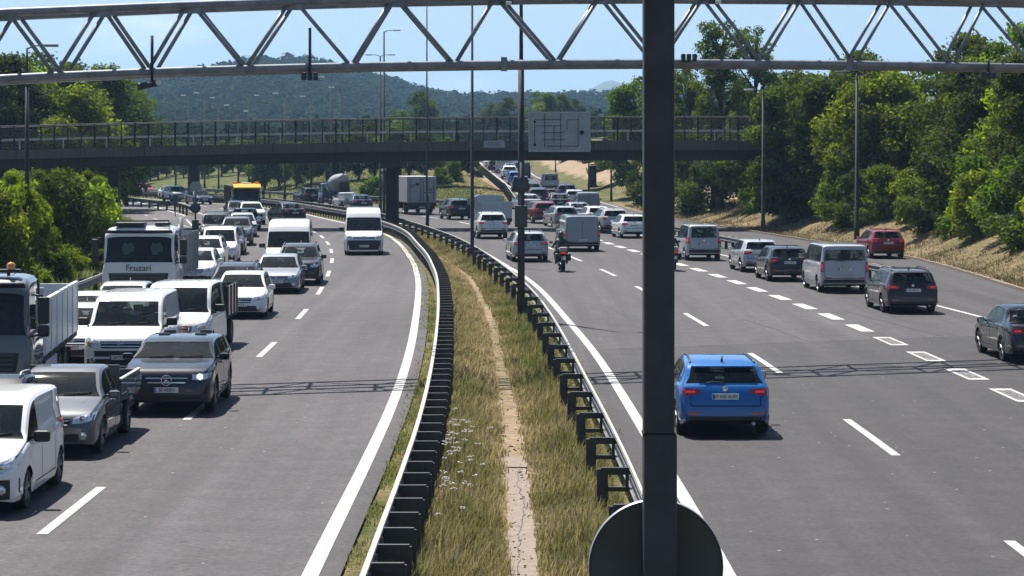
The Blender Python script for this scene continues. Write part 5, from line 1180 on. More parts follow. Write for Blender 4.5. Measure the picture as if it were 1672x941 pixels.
def motorcycle(paint_):
    root = empty('motorcycle'); RY = Matrix.Rotation(R(90), 4, 'Y')
    for y, w in ((.32, .11), (1.72, .17)):
        mb = MB(); r = .31; mb.lathe([(.2, -w * .4), (.27, -w * .5), (.3, -w * .34), (r, 0), (.3, w * .34), (.27, w * .5), (.2, w * .4)], 24, RY); t = mb.build('wheel', M['tyre'], root); t.location = (0, y, r)
        mb = MB(); mb.lathe([(.2, -w * .4), (.2, w * .4)], 20, RY)
        for k in range(5): a = k * 1.257; mb.tube([(0, 0, 0), (0, .2 * math.cos(a), .2 * math.sin(a))], .016, 5)
        mb.lathe([(.05, -.07), (.05, .07)], 12, RY); mb.build('rim', M['rim'], t)
    def blob(secs, name, mat, n=12):
        """lofted ellipses along y: (y, z, half width, half height)"""
        mb = MB(); vs = []; k = len(secs)
        for y, z, a, b_ in secs: vs += [(a * math.cos(2 * math.pi * j / n), y, z + b_ * math.sin(2 * math.pi * j / n)) for j in range(n)]
        fs = [(i * n + j, i * n + (j + 1) % n, (i + 1) * n + (j + 1) % n, (i + 1) * n + j) for i in range(k - 1) for j in range(n)] + [tuple(range(n))[::-1], tuple((k - 1) * n + j for j in range(n))]
        mb.add(vs, fs, 0, True); return mb.build(name, mat, root, 40)
    blob([(.45, .8, .06, .05), (.55, .88, .15, .12), (.8, .9, .19, .14), (1.0, .84, .13, .1), (1.08, .8, .09, .06)], 'fuel_tank', paint_)
    blob([(1.0, .78, .11, .05), (1.2, .77, .16, .06), (1.55, .83, .15, .06), (1.9, .92, .11, .05)], 'saddle', M['seat'])
    blob([(1.2, .7, .1, .08), (1.6, .74, .14, .1), (1.95, .85, .1, .08), (2.05, .88, .05, .04)], 'tail_fairing', paint_)
    blob([(.55, .52, .14, .14), (.8, .48, .2, .2), (1.15, .5, .18, .18), (1.3, .5, .1, .1)], 'engine', M['dark'])
    blob([(.12, .95, .08, .08), (.2, 1.0, .2, .2), (.4, 1.02, .24, .22), (.55, .95, .16, .12)], 'front_fairing', paint_)
    blob([(.05, .55, .06, .03), (.2, .63, .08, .03), (.45, .63, .08, .03), (.6, .55, .06, .03)], 'mudguard', paint_); blob([(1.5, .62, .08, .03), (1.75, .68, .1, .03), (2.02, .6, .1, .04), (2.12, .45, .09, .03)], 'mudguard', M['black'])
    mb = MB()
    for sd in (-1, 1): mb.tube([(sd * .1, .32, .31), (sd * .1, .5, 1.0)], .03, 8); mb.tube([(sd * .09, 1.72, .31), (sd * .09, 1.15, .45)], .03, 8)
    mb.build('fork', M['galv'], root)
    mb = MB(); mb.tube([(-.4, .68, 1.06), (-.18, .55, 1.08), (.18, .55, 1.08), (.4, .68, 1.06)], .017, 8); hb = mb.build('handlebar', M['black'], root)
    for sd in (-1, 1):
        mb = MB(); mb.tube([(sd * .26, .55, 1.1), (sd * .38, .5, 1.26)], .01, 5); mb.box((sd * .42, .5, 1.29), (.16, .05, .1), bev=.03); mb.build('mirror', M['black'], hb)
        mb = MB(); mb.box((sd * .27, 1.68, .66), (.18, .48, .34), bev=.07); mb.build('pannier', M['black'], root)
    mb = MB(); mb.tube([(.17, .9, .35), (.2, 1.4, .34), (.2, 1.95, .42)], [.035, .045, .05], 8); mb.build('exhaust_pipe', M['galv'], root)
    mb = MB(); mb.box((0, 2.05, .86), (.2, .05, .09), bev=.02); mb.build('tail_light', M['brake'], root)
    plate(root, 0, 2.14, .62, 1, None, .2, .16)
    mb = MB(); mb.box((0, 1.92, 1.02), (.36, .3, .2), bev=.06); mb.build('top_box', M['boxgrey'], root)
    return root, 2.15
M['skin'] = simple('skin', (.42, .24, .16), .6, var=.1); M['leather'] = simple('black_leather', (.016, .016, .018), .5, var=.4, scale=14, bump=.3); M['helmet'] = simple('helmet_black', (.015, .015, .018), .15, coat=1)
M['visor'] = simple('visor', (.02, .022, .025), .08, coat=1); M['denim'] = simple('dark_trousers', (.02, .022, .03), .8, var=.3, scale=12)
def rider():
    """seated figure, hips on the saddle at (0, 1.25, .88), hands on the bar ends; local front is -Y"""
    root = empty('person')
    J = {'pel': (0, 1.27, .93), 'sp': (0, 1.2, 1.12), 'ch': (0, 1.08, 1.32), 'nk': (0, 1.0, 1.47), 'hd': (0, .95, 1.62)}
    V_ = [J['pel'], J['sp'], J['ch'], J['nk'], J['hd']]; r_ = [(.17, .14), (.155, .115), (.185, .125), (.06, .06), (.09, .1)]; E = [(0, 1), (1, 2), (2, 3), (3, 4)]
    for sd in (-1, 1):
        o = len(V_); V_ += [(sd * .19, 1.03, 1.4), (sd * .31, .95, 1.2), (sd * .37, .76, 1.09), (sd * .385, .69, 1.075), (sd * .11, 1.18, .88), (sd * .27, .82, .82), (sd * .25, 1.1, .44), (sd * .25, 1.12, .37), (sd * .26, .94, .34)]
        r_ += [(.075, .075), (.055, .055), (.042, .042), (.045, .03), (.11, .11), (.085, .085), (.055, .055), (.05, .05), (.042, .035)]
        E += [(2, o), (o, o + 1), (o + 1, o + 2), (o + 2, o + 3), (0, o + 4), (o + 4, o + 5), (o + 5, o + 6), (o + 6, o + 7), (o + 7, o + 8)]
    me = bpy.data.meshes.new('b'); me.from_pydata(V_, E, []); ob = bpy.data.objects.new('b', me); COL.objects.link(ob)
    md = ob.modifiers.new('s', 'SKIN'); lay = me.skin_vertices[0] if me.skin_vertices else None
    if lay is None: bm = bmesh.new(); bm.from_mesh(me); bm.verts.layers.skin.verify(); bm.to_mesh(me); bm.free(); lay = me.skin_vertices[0]
    for q, rr in zip(lay.data, r_): q.radius = rr
    lay.data[0].use_root = True
    ob.modifiers.new('u', 'SUBSURF').levels = 2
    dg = bpy.context.evaluated_depsgraph_get(); m2 = bpy.data.meshes.new_from_object(ob.evaluated_get(dg)); bpy.data.objects.remove(ob)
    m2.materials.clear(); m2.materials.append(M['leather']); m2.materials.append(M['denim'])
    mb = MB(); mb.v = [tuple(v.co) for v in m2.vertices]; mb.f = [list(p.vertices) for p in m2.polygons]; mb.sm = [True] * len(mb.f)
    mb.m = [1 if (p.center.z < .95 and p.center.z > .42) else 0 for p in m2.polygons]
    for sd in (-1, 1):                                          # gloved fingers curled round the grip
        for k in range(4):
            x = sd * (.352 + .022 * k); mb.tube([(x, .71, 1.095), (x, .665, 1.1), (x, .65, 1.07), (x, .672, 1.045)], [.011, .0105, .01, .008], 6)
        mb.tube([(sd * .345, .71, 1.07), (sd * .335, .69, 1.045), (sd * .345, .672, 1.04)], [.013, .011, .009], 6)
    mb.build('body', [M['leather'], M['denim']], root)
    mb = MB(); Mx = Matrix.Translation((0, .95, 1.63)) @ Matrix.Rotation(R(12), 4, 'X')
    mb.lathe([(0, -.15), (.1, -.15), (.125, -.1), (.142, -.02), (.145, .04), (.13, .1), (.09, .145), (.04, .162), (0, .165)], 20, Mx @ Matrix.Diagonal((1, 1.18, 1, 1))); h = mb.build('helmet', M['helmet'], root)
    mb = MB(); vs = []
    for k in range(9):
        a = R(-90 - 62 + 124 * k / 8)
        for z in (-.03, .06): vs.append(Mx @ Vector((.149 * math.cos(a), .176 * math.sin(a), z)))
    mb.add(vs, [(2 * k, 2 * k + 2, 2 * k + 3, 2 * k + 1) for k in range(8)], 0, True); mb.build('visor', M['visor'], h)
    mb = MB(); mb.lathe([(.185, 0), (.19, .02), (.185, .05), (.178, .05)], 20, Matrix.Translation((0, 1.235, 1.0)) @ Matrix.Diagonal((1, .78, 1, 1))); mb.build('waist_band', M['boxgrey'], root)
    return root

# ------------------------------------------------------------------ the traffic
LANE = {'L': LR, 'R': RL, 'B': BL, 'G': RL, 'S': RE, 'I': SR}
used = {}
def stand(root, Ln, near, pos, lane, yaw=0.0):
    """put a vehicle with its near axle on pos; near = distance of that axle from the end facing the camera"""
    X, Y = pos if pos[1] < 1000 else at(pos[0], pos[1] - 1000); f = LANE[lane[0]]; toward = lane[0] in 'LI'
    mm = float(f(Y + 4) - f(Y + 1)) / 3 + yaw; a = Vector((mm, 1)).normalized()
    e0 = Vector((X, Y)) - a * near; e1 = e0 + a * Ln; z0, z1 = g1(*e0), g1(*e1)
    if toward: org, d, zo, pit = e0, a, z0, math.atan2(z1 - z0, Ln)
    else: org, d, zo, pit = e1, -a, z1, math.atan2(z0 - z1, Ln)
    root.location = (org.x, org.y, zo + .012); root.rotation_euler = (pit, 0, math.atan2(-d.x, d.y)); return root
def car(key, pos, lane, col, label, cat='car', group=None, yaw=0.0, name=None):
    S, root = protos[key]
    if root is None: root, sh = make_car(S); protos[key][1] = root; o = root
    else: o = copy_tree(root)
    if name: o.name = name
    if col: repaint(o, P[col])
    near = S['fo'] if lane[0] in 'LI' else S['L'] - S['fo'] - S['wb']
    stand(o, S['L'], near, pos, lane, yaw)
    for k in ('label', 'category', 'group'):
        if k in o: del o[k]
    return tag(o, label, cat, group)
p = lambda x, y: (x, y + 1000)          # photo pixel of the near wheels on the road
JAM, OUT, HILL = 'vehicles queueing towards the camera', 'vehicles driving away from the camera', 'vehicles queueing up the hill road'
# --- oncoming side
car('smallvan', (-8.52, 38.5), 'L', 'white', 'small white panel van with dark bumper, nearest of the oncoming queue', 'van', JAM)
car('micro', (-9.25, 42.45), 'L', 'black', 'small black city car with roof bars tucked right behind the nearest white van', 'car', JAM)
r, Ln = pickup(P['grey'], ftext='AB 735 C'); stand(r, Ln, .85, (-8.5, 45.6), 'L'); tag(r, 'grey pickup with open dropside bed in front of the dark star-badged suv', 'pickup', JAM)
car('mercsuv', (-7.32, 52.7), 'L', 'navy', 'dark navy suv with a round star emblem in its chrome grille', 'suv', JAM)
car('vivaro', (-9.7, 61.5), 'L', 'white', 'white passenger van directly behind the dark star-badged suv', 'van', JAM)
r, Ln = truck_flatbed(); stand(r, Ln, 1.25, (-11.25, 51.6), 'L', -.075); tag(r, 'grey cab flatbed truck with tall aluminium side boards at the left edge', 'truck', JAM)
r, Ln = crewcab(); stand(r, Ln, .9, (-9.1, 66.6), 'L', .03); tag(r, 'white crew cab van with dark cargo bed behind the white passenger van', 'truck', JAM)
car('hatch', (-11.5, 64.6), 'L', 'white', 'white hatchback squeezed between the flatbed truck and the white passenger van', 'car', JAM, -.04)
car('hatch', (-12.15, 70.0), 'L', 'offwhite', 'off-white hatchback two places ahead of the big lettered tipper truck', 'car', JAM)
car('hatch', (-12.05, 75.2), 'L', 'white', 'white hatchback directly under the front of the big lettered tipper truck', 'car', JAM)
r, Ln = truck_tipper('Fruzari'); stand(r, Ln, 1.25, (-12.6, 83.6), 'L'); tag(r, 'big white tipper truck with dark lettering below its windscreen', 'truck', JAM)
car('hatch', (-9.05, 81.8), 'L', 'white', 'white hatchback with dark grille behind the crew cab truck', 'car', JAM)
car('estate', (-9.9, 87.4), 'L', 'navy', 'dark navy estate with its roof just above the white hatchback', 'car', JAM)
car('sedan', (-9.15, 95.6), 'L', 'lightgrey', 'light grey saloon in front of the tall white delivery van', 'car', JAM)
car('suv', (-8.85, 101.4), 'L', 'black', 'black suv half hidden behind the light grey saloon', 'suv', JAM)
car('bigvan', (-9.85, 108.0), 'L', 'white', 'tall white delivery van in the queue behind the black suv', 'van', JAM)
car('bigvan', p(594, 416), 'L', 'white', 'tall white delivery van alone in the lane beside the curved white edge line', 'van', None)
car('hatch', p(318, 466), 'L', 'white', 'white hatchback beside the right flank of the lettered tipper truck', 'car', JAM)
car('suv', p(332, 447), 'L', 'white', 'white suv with roof rails, next behind the hatchback beside the tipper truck', 'suv', JAM)
car('leisure', p(358, 432), 'L', 'white', 'white people carrier third behind the tipper truck in the far lane queue', 'car', JAM)
car('hatch', p(372, 416), 'L', 'navy', 'navy hatchback between the white people carrier and the grey suv', 'car', JAM)
car('suv', p(386, 401), 'L', 'grey', 'grey suv in the far lane queue ahead of the silver estate', 'suv', JAM)
car('estate', p(396, 387), 'L', 'silver', 'silver estate in the far lane queue close to the black car before the yellow-topped truck', 'car', JAM)
car('sedan', p(404, 376), 'L', 'black', 'black saloon next behind the silver estate in the far lane queue', 'car', JAM)
car('hatch', p(389, 360), 'L', 'darkgrey', 'dark hatchback right in front of the yellow-topped truck', 'car', JAM)
r, Ln = truck_yellow(); r.scale = (.95, .9, .8); stand(r, Ln * .9, 1.1, p(401, 351), 'L'); tag(r, 'black truck with bright yellow roof at the back of the oncoming queue', 'truck', JAM)
car('sedan', p(476, 363), 'R', 'black', 'black saloon with red lights beyond the queueing delivery van', 'car', None, -.2)
FARL = 'small far cars beyond the slip road island'
car('suv', p(293, 330), 'L', 'silver', 'distant silver suv by the far dark pier beyond the island', 'suv', FARL); car('hatch', p(240, 320), 'L', 'red', 'distant red car left of the lamp post beyond the island', 'car', FARL); car('hatch', p(204, 313), 'L', 'white', 'distant white car at the far end of the oncoming road', 'car', FARL)
car('sedan', p(331, 334), 'L', 'black', 'distant black saloon just right of the far dark pier', 'car', FARL)
# --- left branch, driving away round the curve
car('suv', p(508, 333), 'G', 'black', 'black suv far off on the curving branch beyond the median rail', 'suv', OUT)
r, Ln = truck_mixer(); r.scale = (.85, .8, .74); stand(r, Ln * .8, 1.0, p(560, 338), 'G'); tag(r, 'concrete mixer truck with pale drum on the curving branch', 'truck', OUT)
car('sedan', p(590, 345), 'G', 'navy', 'dark blue saloon behind a white tarpaulined pickup on the curving branch', 'car', OUT)
r, Ln = pickup(P['white'], bedmat=M['boxwhite']); stand(r, Ln, 1.3, p(573, 342), 'G'); tag(r, 'white pickup beside the mixer truck on the curving branch', 'pickup', OUT)
r, Ln = truck_box(6.4, 3.2, 2.5, M['boxgrey'], P['white'], True); stand(r, Ln, 2.0, p(682, 350), 'G', .02); tag(r, 'large grey box truck with lettered rear doors just past the bridge pier', 'truck', OUT)
car('suv', p(750, 359), 'G', 'darkgrey', 'dark grey suv alone between the box truck and the boxy white truck', 'suv', OUT)
# --- departing side, near to far
car('bluehatch', p(1178, 708), 'R', 'blue', 'bright blue hatchback driving away just right of the near post', 'car', OUT)
car('sedan', p(1690, 590), 'R', 'darkgrey', 'dark grey saloon cut off by the right edge of the photo', 'car', OUT)
car('estate', p(1482, 510), 'R', 'maroon', 'dark maroon estate with red brake lights ahead of the grey saloon', 'car', OUT)
car('vito', p(1374, 477), 'R', 'silver', 'silver grey van with twin rear panes right behind the slip lane barrier end', 'van', OUT, 0, 'passenger_van')
car('hatch', p(1285, 459), 'R', 'darkgrey', 'dark grey hatchback between the silver van and the silver hatchback', 'car', OUT)
car('hatch', p(1240, 444), 'R', 'silver', 'silver hatchback half hidden by the dark grey hatchback', 'car', OUT)
car('leisure', p(1146, 425), 'R', 'silver', 'silver people carrier with glinting rear pane beside the near post', 'car', OUT)
car('hatch', p(1446, 422), 'S', 'red', 'red hatchback alone on the slip lane below the dry bank', 'car', OUT)
car('panelvan', p(948, 410), 'R', 'lightgrey', 'grey panel van with windowless rear doors in front of the motorcyclist', 'van', OUT)
mo, Ln = motorcycle(P['black']); stand(mo, Ln, .43, p(919, 444), 'R'); tag(mo, 'black motorcycle with panniers ridden in the open middle lane', 'motorcycle')
ri = rider(); ri.location = mo.location; ri.rotation_euler = mo.rotation_euler; tag(ri, 'person in black leathers and helmet riding in the open middle lane', 'person')
mo2 = copy_tree(mo); stand(mo2, Ln, .43, (7.42, 112.5), 'R'); mo2['label'] = 'black motorcycle mostly hidden behind the thick near post'
ri2 = copy_tree(ri); ri2.location = mo2.location; ri2.rotation_euler = mo2.rotation_euler; ri2['label'] = 'person in dark clothes on the motorcycle behind the near post'
car('estate', p(864, 427), 'R', 'silver', 'silver estate passing behind the tall thick lamp post', 'car', OUT)
car('suv', p(803, 390), 'R', 'offwhite', 'white suv directly behind the boxy white truck', 'suv', OUT)
r, Ln = truck_box(3.2, 2.45, 2.15, M['boxwhite'], P['white'], False, False); r.scale = (.97, .9, .78); stand(r, Ln * .9, 1.4, (-1.25, 169.5), 'R'); tag(r, 'boxy white truck under the bridge ahead of the white suv', 'truck', OUT)
car('hatch', p(1034, 389), 'R', 'white', 'white hatchback at the back of the right lane queue by the near post', 'car', OUT)
car('suv', p(1002, 381), 'R', 'silver', 'silver suv second from the back of the right lane queue', 'suv', OUT)
car('hatch', p(976, 371), 'R', 'white', 'white hatchback ahead of the grey panel van under the bridge', 'car', OUT)
car('estate', p(921, 371), 'R', 'silver', 'silver estate ahead of the grey panel van beside the red car', 'car', OUT)
car('sedan', p(946, 362), 'R', 'lightgrey', 'light grey saloon between the silver estate and the white hatchback', 'car', OUT)
car('suv', p(888, 365), 'R', 'tanred', 'red suv left of the silver estate beneath the bridge', 'suv', OUT)
# --- queue on the hill road under and beyond the bridge
car('panelvan', p(960, 353), 'B', 'lightgrey', 'grey panel van on the right of the hill queue near the bridge', 'van', HILL)
car('suv', p(879, 337), 'B', 'black', 'black suv at the left of the hill queue in front of the rail', 'suv', HILL)
car('sedan', p(914, 344), 'B', 'darkgrey', 'dark saloon right beside the black suv in the hill queue', 'car', HILL)
car('hatch', p(938, 337), 'B', 'silver', 'silver hatchback ahead of the grey panel van on the hill', 'car', HILL)
car('suv', p(925, 329), 'B', 'navy', 'navy suv in the hill queue behind the silver people carrier', 'suv', HILL)
car('leisure', p(899, 312), 'B', 'silver', 'silver people carrier at the right edge of the hill road', 'car', HILL)
car('hatch', p(850, 311), 'B', 'midblue', 'blue hatchback in the left lane of the hill queue by the rail', 'car', HILL)
car('estate', p(842, 302), 'B', 'midblue', 'blue estate just ahead of the blue hatchback on the hill', 'car', HILL)
car('panelvan', p(853, 291), 'B', 'black', 'black panel van up the hill behind the tall thick lamp post', 'van', HILL)
car('bigvan', p(822, 283), 'B', 'silver', 'silver delivery van high up the hill queue under the bridge', 'van', HILL)
car('suv', p(832, 293), 'B', 'white', 'white suv on the hill queue ahead of the blue cars', 'suv', HILL)
car('hatch', p(815, 276), 'B', 'navy', 'navy hatchback near the top of the hill queue', 'car', HILL)
car('sedan', p(801, 275), 'B', 'white', 'white saloon farthest left at the top of the hill queue', 'car', HILL)
car('leisure', p(842, 275), 'B', 'white', 'white people carrier in the right lane at the top of the hill', 'car', HILL)

car('hatch', p(833, 286), 'B', 'grey', 'grey hatchback in the middle of the hill queue beside the silver delivery van', 'car', HILL)
car('suv', p(808, 282), 'B', 'darkgrey', 'dark suv against the left rail high on the hill road', 'suv', HILL)
car('hatch', p(823, 274), 'B', 'silver', 'silver hatchback at the very top of the hill queue', 'car', HILL)
car('estate', p(868, 324), 'B', 'navy', 'navy estate just ahead of the black suv by the rail', 'car', HILL)
car('sedan', p(865, 345), 'R', 'silver', 'silver saloon left of the black suv at the start of the hill road', 'car', HILL)
car('suv', p(412, 367), 'L', 'white', 'white suv farthest back in the far lane queue beside the yellow-topped truck', 'suv', JAM)
car('leisure', p(352, 397), 'L', 'darkgrey', 'dark people carrier along the outer edge of the far lane queue', 'car', JAM)
car('sedan', p(286, 326), 'L', 'white', 'distant white saloon behind the silver suv beyond the island', 'car', FARL)
# ------------------------------------------------------------------ trees, bushes, grass
def leaves(centres, radii, n, size, seed, flat=.35, up=.4, hollow=.42):
    """leaf quads spread through lobes; returns vertices, quads and a tone per vertex"""
    g = np.random.default_rng(seed); k = len(centres); C = np.array(centres); Rr = np.array(radii)
    if Rr.ndim == 1: Rr = np.repeat(Rr[:, None], 3, 1)
    wgt = Rr.prod(1) ** (2 / 3); li = g.choice(k, n, p=wgt / wgt.sum())
    d = g.normal(size=(n, 3)); d /= np.linalg.norm(d, axis=1)[:, None]
    rad = hollow + (1 - hollow) * g.random(n) ** .6; rad *= 1 + .16 * g.normal(size=n)
    P_ = C[li] + d * Rr[li] * rad[:, None]
    nr = d * .8 + g.normal(size=(n, 3)) * .7 + np.array([0, 0, up]); nr /= np.linalg.norm(nr, axis=1)[:, None]
    t = np.cross(nr, g.normal(size=(n, 3))); t /= np.linalg.norm(t, axis=1)[:, None]; b = np.cross(nr, t)
    s = size * (.55 + .9 * g.random(n))[:, None]; w = s * (.5 + .2 * g.random(n))[:, None]
    q = np.stack([P_ - t * s, P_ + b * w + nr * s * .15, P_ + t * s, P_ - b * w + nr * s * .15], 1)
    lt = g.random(k) * .75 + .1; tone = np.clip(lt[li] + g.normal(size=n) * .2, 0, 1)
    return q.reshape(-1, 3), np.arange(n * 4).reshape(-1, 4), np.repeat(tone, 4)
def make_tree(name, mat, seed, H, Rc, base, n, size, shape='round', lobes=22, lk=1.0):
    """trunk with limbs; crown of uneven leaf clumps on the limb ends"""
    g = random.Random(seed); root = empty(name); cs, rs = [], []; tr = MB()
    top = H * .93; bend = [(g.uniform(-.03, .03) * H, g.uniform(-.03, .03) * H) for _ in range(3)]
    tp_ = [(0, 0, -.4), (bend[0][0] * .3, bend[0][1] * .3, H * .3), (bend[1][0], bend[1][1], H * .6), (bend[2][0], bend[2][1], top)]
    r0 = H * .018 + .04; tr.tube(tp_, [r0 * 1.25, r0, r0 * .6, r0 * .15], 8)
    for i in range(lobes):
        u = (i + g.random()) / lobes; z = base + (H - base) * (u ** .85)
        rel = (z - base) / (H - base)
        env = {'round': math.sin(math.pi * min(1, .16 + rel * .8)) ** .7, 'tall': .55 + .45 * math.sin(math.pi * rel), 'bush': math.cos(rel * 1.3) ** .6, 'cone': 1 - .75 * rel}[shape]
        a = g.uniform(0, 2 * math.pi); rr = Rc * env * g.uniform(.35, .95); x, y = rr * math.cos(a), rr * math.sin(a)
        cs.append((x, y, z)); q = lk * Rc * g.uniform(.22, .42) * (.6 + .5 * env); rs.append((q, q, q * g.uniform(.6, .9)))
        f0 = Vector(tp_[1]).lerp(Vector(tp_[2]), min(1, rel)); z0 = max(.2, z - rr * .8); st_ = Vector((f0.x * min(1, z0 / H / .6), f0.y * min(1, z0 / H / .6), z0 * .9))
        if i % 2 == 0: tr.tube([st_, st_.lerp(Vector((x, y, z)), .55) + Vector((0, 0, .1 * rr)), (x, y, z)], [r0 * .45, r0 * .25, r0 * .08], 5)
    tr.build('trunk', M['bark'], root)
    v, f, tone = leaves(cs, rs, n, size, seed)
    mesh_np('crown', v, f, mat, root, {'tone': tone}); return root
def kinds(defs): return {k: make_tree(*a) for k, a in defs.items()}
T_ = kinds({
    'oak': ('broadleaf_tree', M['leaf_dark'], 1, 8.5, 3.1, 1.2, 15000, .13, 'round', 44), 'ash': ('broadleaf_tree', M['leaf'], 2, 9.5, 2.9, 1.4, 15000, .13, 'tall', 46),
    'lime': ('broadleaf_tree', M['leaf_bright'], 3, 8.0, 3.0, .9, 15000, .13, 'round', 40), 'poplar': ('poplar_tree', M['leaf'], 4, 15, 2.5, 1.2, 17000, .10, 'tall', 110, .72),
    'bush': ('bush', M['leaf'], 5, 3.0, 1.9, .1, 8000, .1, 'bush', 28), 'dbush': ('bush', M['leaf_dark'], 6, 3.6, 2.1, .1, 8000, .1, 'bush', 28), 'ybush': ('bush', M['leaf_bright'], 7, 3.0, 2.0, .1, 8000, .1, 'bush', 30)})
T_first = {k: True for k in T_}
def tree(kind, X, Y, s, label, group, sz=None, dz=-.15):
    r = T_[kind]; o = r if T_first[kind] else copy_tree(r); T_first[kind] = False
    o.location = (X, Y, g1(X, Y) + dz); o.scale = (s, s, sz or s); o.rotation_euler = (0, 0, rnd.uniform(0, 6.28))
    return tag(o, label, 'bush' if 'bush' in kind else 'tree', group)
KN = {'oak': 'dark green tree', 'ash': 'tall mid green tree', 'lime': 'bright green tree', 'poplar': 'tall sparse poplar', 'bush': 'mid green bush', 'dbush': 'dark green bush', 'ybush': 'yellow green bush'}
H0 = {'oak': 8.5, 'ash': 9.5, 'lime': 8.0, 'bush': 3.0, 'dbush': 3.6, 'ybush': 3.0}
def row(kinds_, fX, y0, y1, n, smin, smax, where, group, jx=1.0, cap=None, slim=1.0):
    cnt = {}
    for i in range(n):
        k = kinds_[i % len(kinds_)]; Y = lerp(y0, y1, (i + .5) / n) + rnd.uniform(-.3, .3) * (y1 - y0) / n; X = float(fX(Y)) + rnd.uniform(-jx, jx); c = cnt[k] = cnt.get(k, 0) + 1
        s = rnd.uniform(smin, smax)
        if cap: s = min(max(.25, (HC + (YH - rnd.uniform(*cap)) * Y / F - g1(X, Y)) / (H0[k] * 1.02)), smax)
        tree(k, X, Y, s * slim, f'{ORD[c - 1]} {KN[k]} from the camera {where}', group, s)
# right bank: bushes down the slope, trees behind
row(['dbush', 'bush', 'ybush', 'bush'], lambda y: RE(y) + 4.9, 84, 184, 24, .75, 1.25, 'low on the dry right bank', 'bushes on the right bank', .7)
row(['oak', 'ash', 'lime'], lambda y: RE(y) + 9.0, 82, 200, 18, .78, 1.02, 'in the front row along the right bank', 'front trees on the right bank', .8)
row(['oak', 'ash'], lambda y: RE(y) + 14.5, 90, 225, 16, .95, 1.15, 'in the back row along the right bank', 'back trees on the right bank', 1.5)
tree('poplar', 16.6, 196, 1.0, 'tall sparse poplar with sky showing through, right of the near post', 'poplars by the bridge'); tree('poplar', 19.6, 200, .94, 'second sparse poplar just right of the tallest one', 'poplars by the bridge'); tree('poplar', 14.6, 205, .8, 'lower sparse poplar left of the tallest one', 'poplars by the bridge')
# under the right end of the bridge and beside the hill road
for x, y, k, s, w in ((11.6, 205, 'oak', .62, 'beside the hill road under the right end of the bridge'), (13.8, 212, 'oak', .75, 'behind the first tree under the right end of the bridge'), (11.8, 234, 'ash', 1.12, 'rising above the bridge railing left of the near post'), (14.5, 246, 'ash', 1.1, 'above the railing partly behind the near post'),
                      (20.0, 182, 'oak', .62, 'against the right bridge abutment'), (20.4, 173, 'dbush', 1.5, 'in front of the right bridge abutment'), (18.2, 188, 'dbush', 1.6, 'under the right end of the bridge deck'), (16.2, 198, 'dbush', 1.5, 'in the shade behind the right end of the bridge'), (21.2, 164.5, 'ash', .95, 'covering the right end of the bridge railing'), (22.4, 158, 'lime', 1.0, 'beside the tree covering the bridge end'), (19.6, 171, 'bush', 1.3, 'close below the covered bridge end'), (18.6, 166.5, 'ash', .98, 'leaning over the slip lane at the bridge end'), (23.5, 170, 'oak', 1.05, 'just behind the covered bridge end')):
    tree(k, x, y, s, f'{KN[k]} {w}', 'growth by the right bridge end')
# left bank in front of the bridge (kept below the deck)
row(['ybush', 'bush', 'ybush', 'lime', 'ybush', 'dbush'], lambda y: min(LE(y) - 4.6, -.159 * y - 1.9), 92, 163, 26, .62, 1.2, 'on the green left bank before the bridge', 'bushes on the left bank', .9, (277, 325), .84)
row(['ybush', 'bush', 'lime'], lambda y: min(LE(y) - 8.6, -.159 * y - 5), 90, 163, 22, .7, 1.1, 'high on the left bank behind the first bushes', 'upper bushes on the left bank', 1.2, (278, 292))
row(['ybush', 'bush'], lambda y: min(LE(y) - 2.6, -.159 * y - .8), 88, 150, 11, .3, .48, 'at the foot of the left bank', 'small bushes at the foot of the left bank', .4)
# left trees behind the bridge
for i, (px, Y, top) in enumerate(((12, 190, 98), (48, 196, 120), (85, 205, 106), (118, 198, 128), (150, 214, 108), (178, 222, 122), (205, 240, 140), (30, 230, 92), (-20, 200, 100), (130, 188, 150))):
    X = (px - CX) * Y / F; k = ['oak', 'lime', 'ash', 'oak', 'ash', 'oak', 'oak', 'ash', 'oak', 'lime'][i]; h0 = {'oak': 8.5, 'ash': 9.5, 'lime': 8.0}[k]
    tree(k, X, Y, max(.5, (HC + (YH - top) * Y / F - g1(X, Y)) / h0), f'{KN[k]} behind the left end of the bridge, {ORD[i]} of ten', 'trees behind the left bridge end')
# foliage seen under and over the bridge in the middle distance
mid = [(206, 335, 246), (222, 345, 252), (246, 338, 248), (272, 345, 250), (300, 338, 250), (318, 345, 246), (340, 335, 250), (362, 330, 248), (380, 340, 246), (404, 325, 240), (418, 315, 232), (432, 286, 226), (456, 290, 230), (484, 284, 232), (508, 288, 226), (534, 284, 220), (560, 287, 214), (586, 284, 206), (612, 287, 202), (640, 284, 206), (668, 287, 210), (694, 284, 214), (722, 290, 222), (748, 300, 234), (690, 420, 152), (650, 430, 180), (825, 470, 162), (800, 500, 172), (885, 430, 152), (915, 440, 156), (935, 450, 163), (1150, 420, 170), (230, 330, 250), (258, 340, 252), (285, 350, 256), (345, 380, 250), (330, 330, 255), (390, 330, 240)]
for i, (px, Y, top) in enumerate(mid):
    X = (px - CX) * Y / F; k = ['oak', 'ash', 'oak'][i % 3]; h0 = {'oak': 8.5, 'ash': 9.5}[k]; s = max(.5, (HC + (YH - top) * Y / F - g1(X, Y)) / h0)
    tree(k, X, Y, min(s, 2.2), f'{KN[k]} beyond the bridge, {ORD[i]} of the scattered distant trees', 'middle distance trees', sz=s)
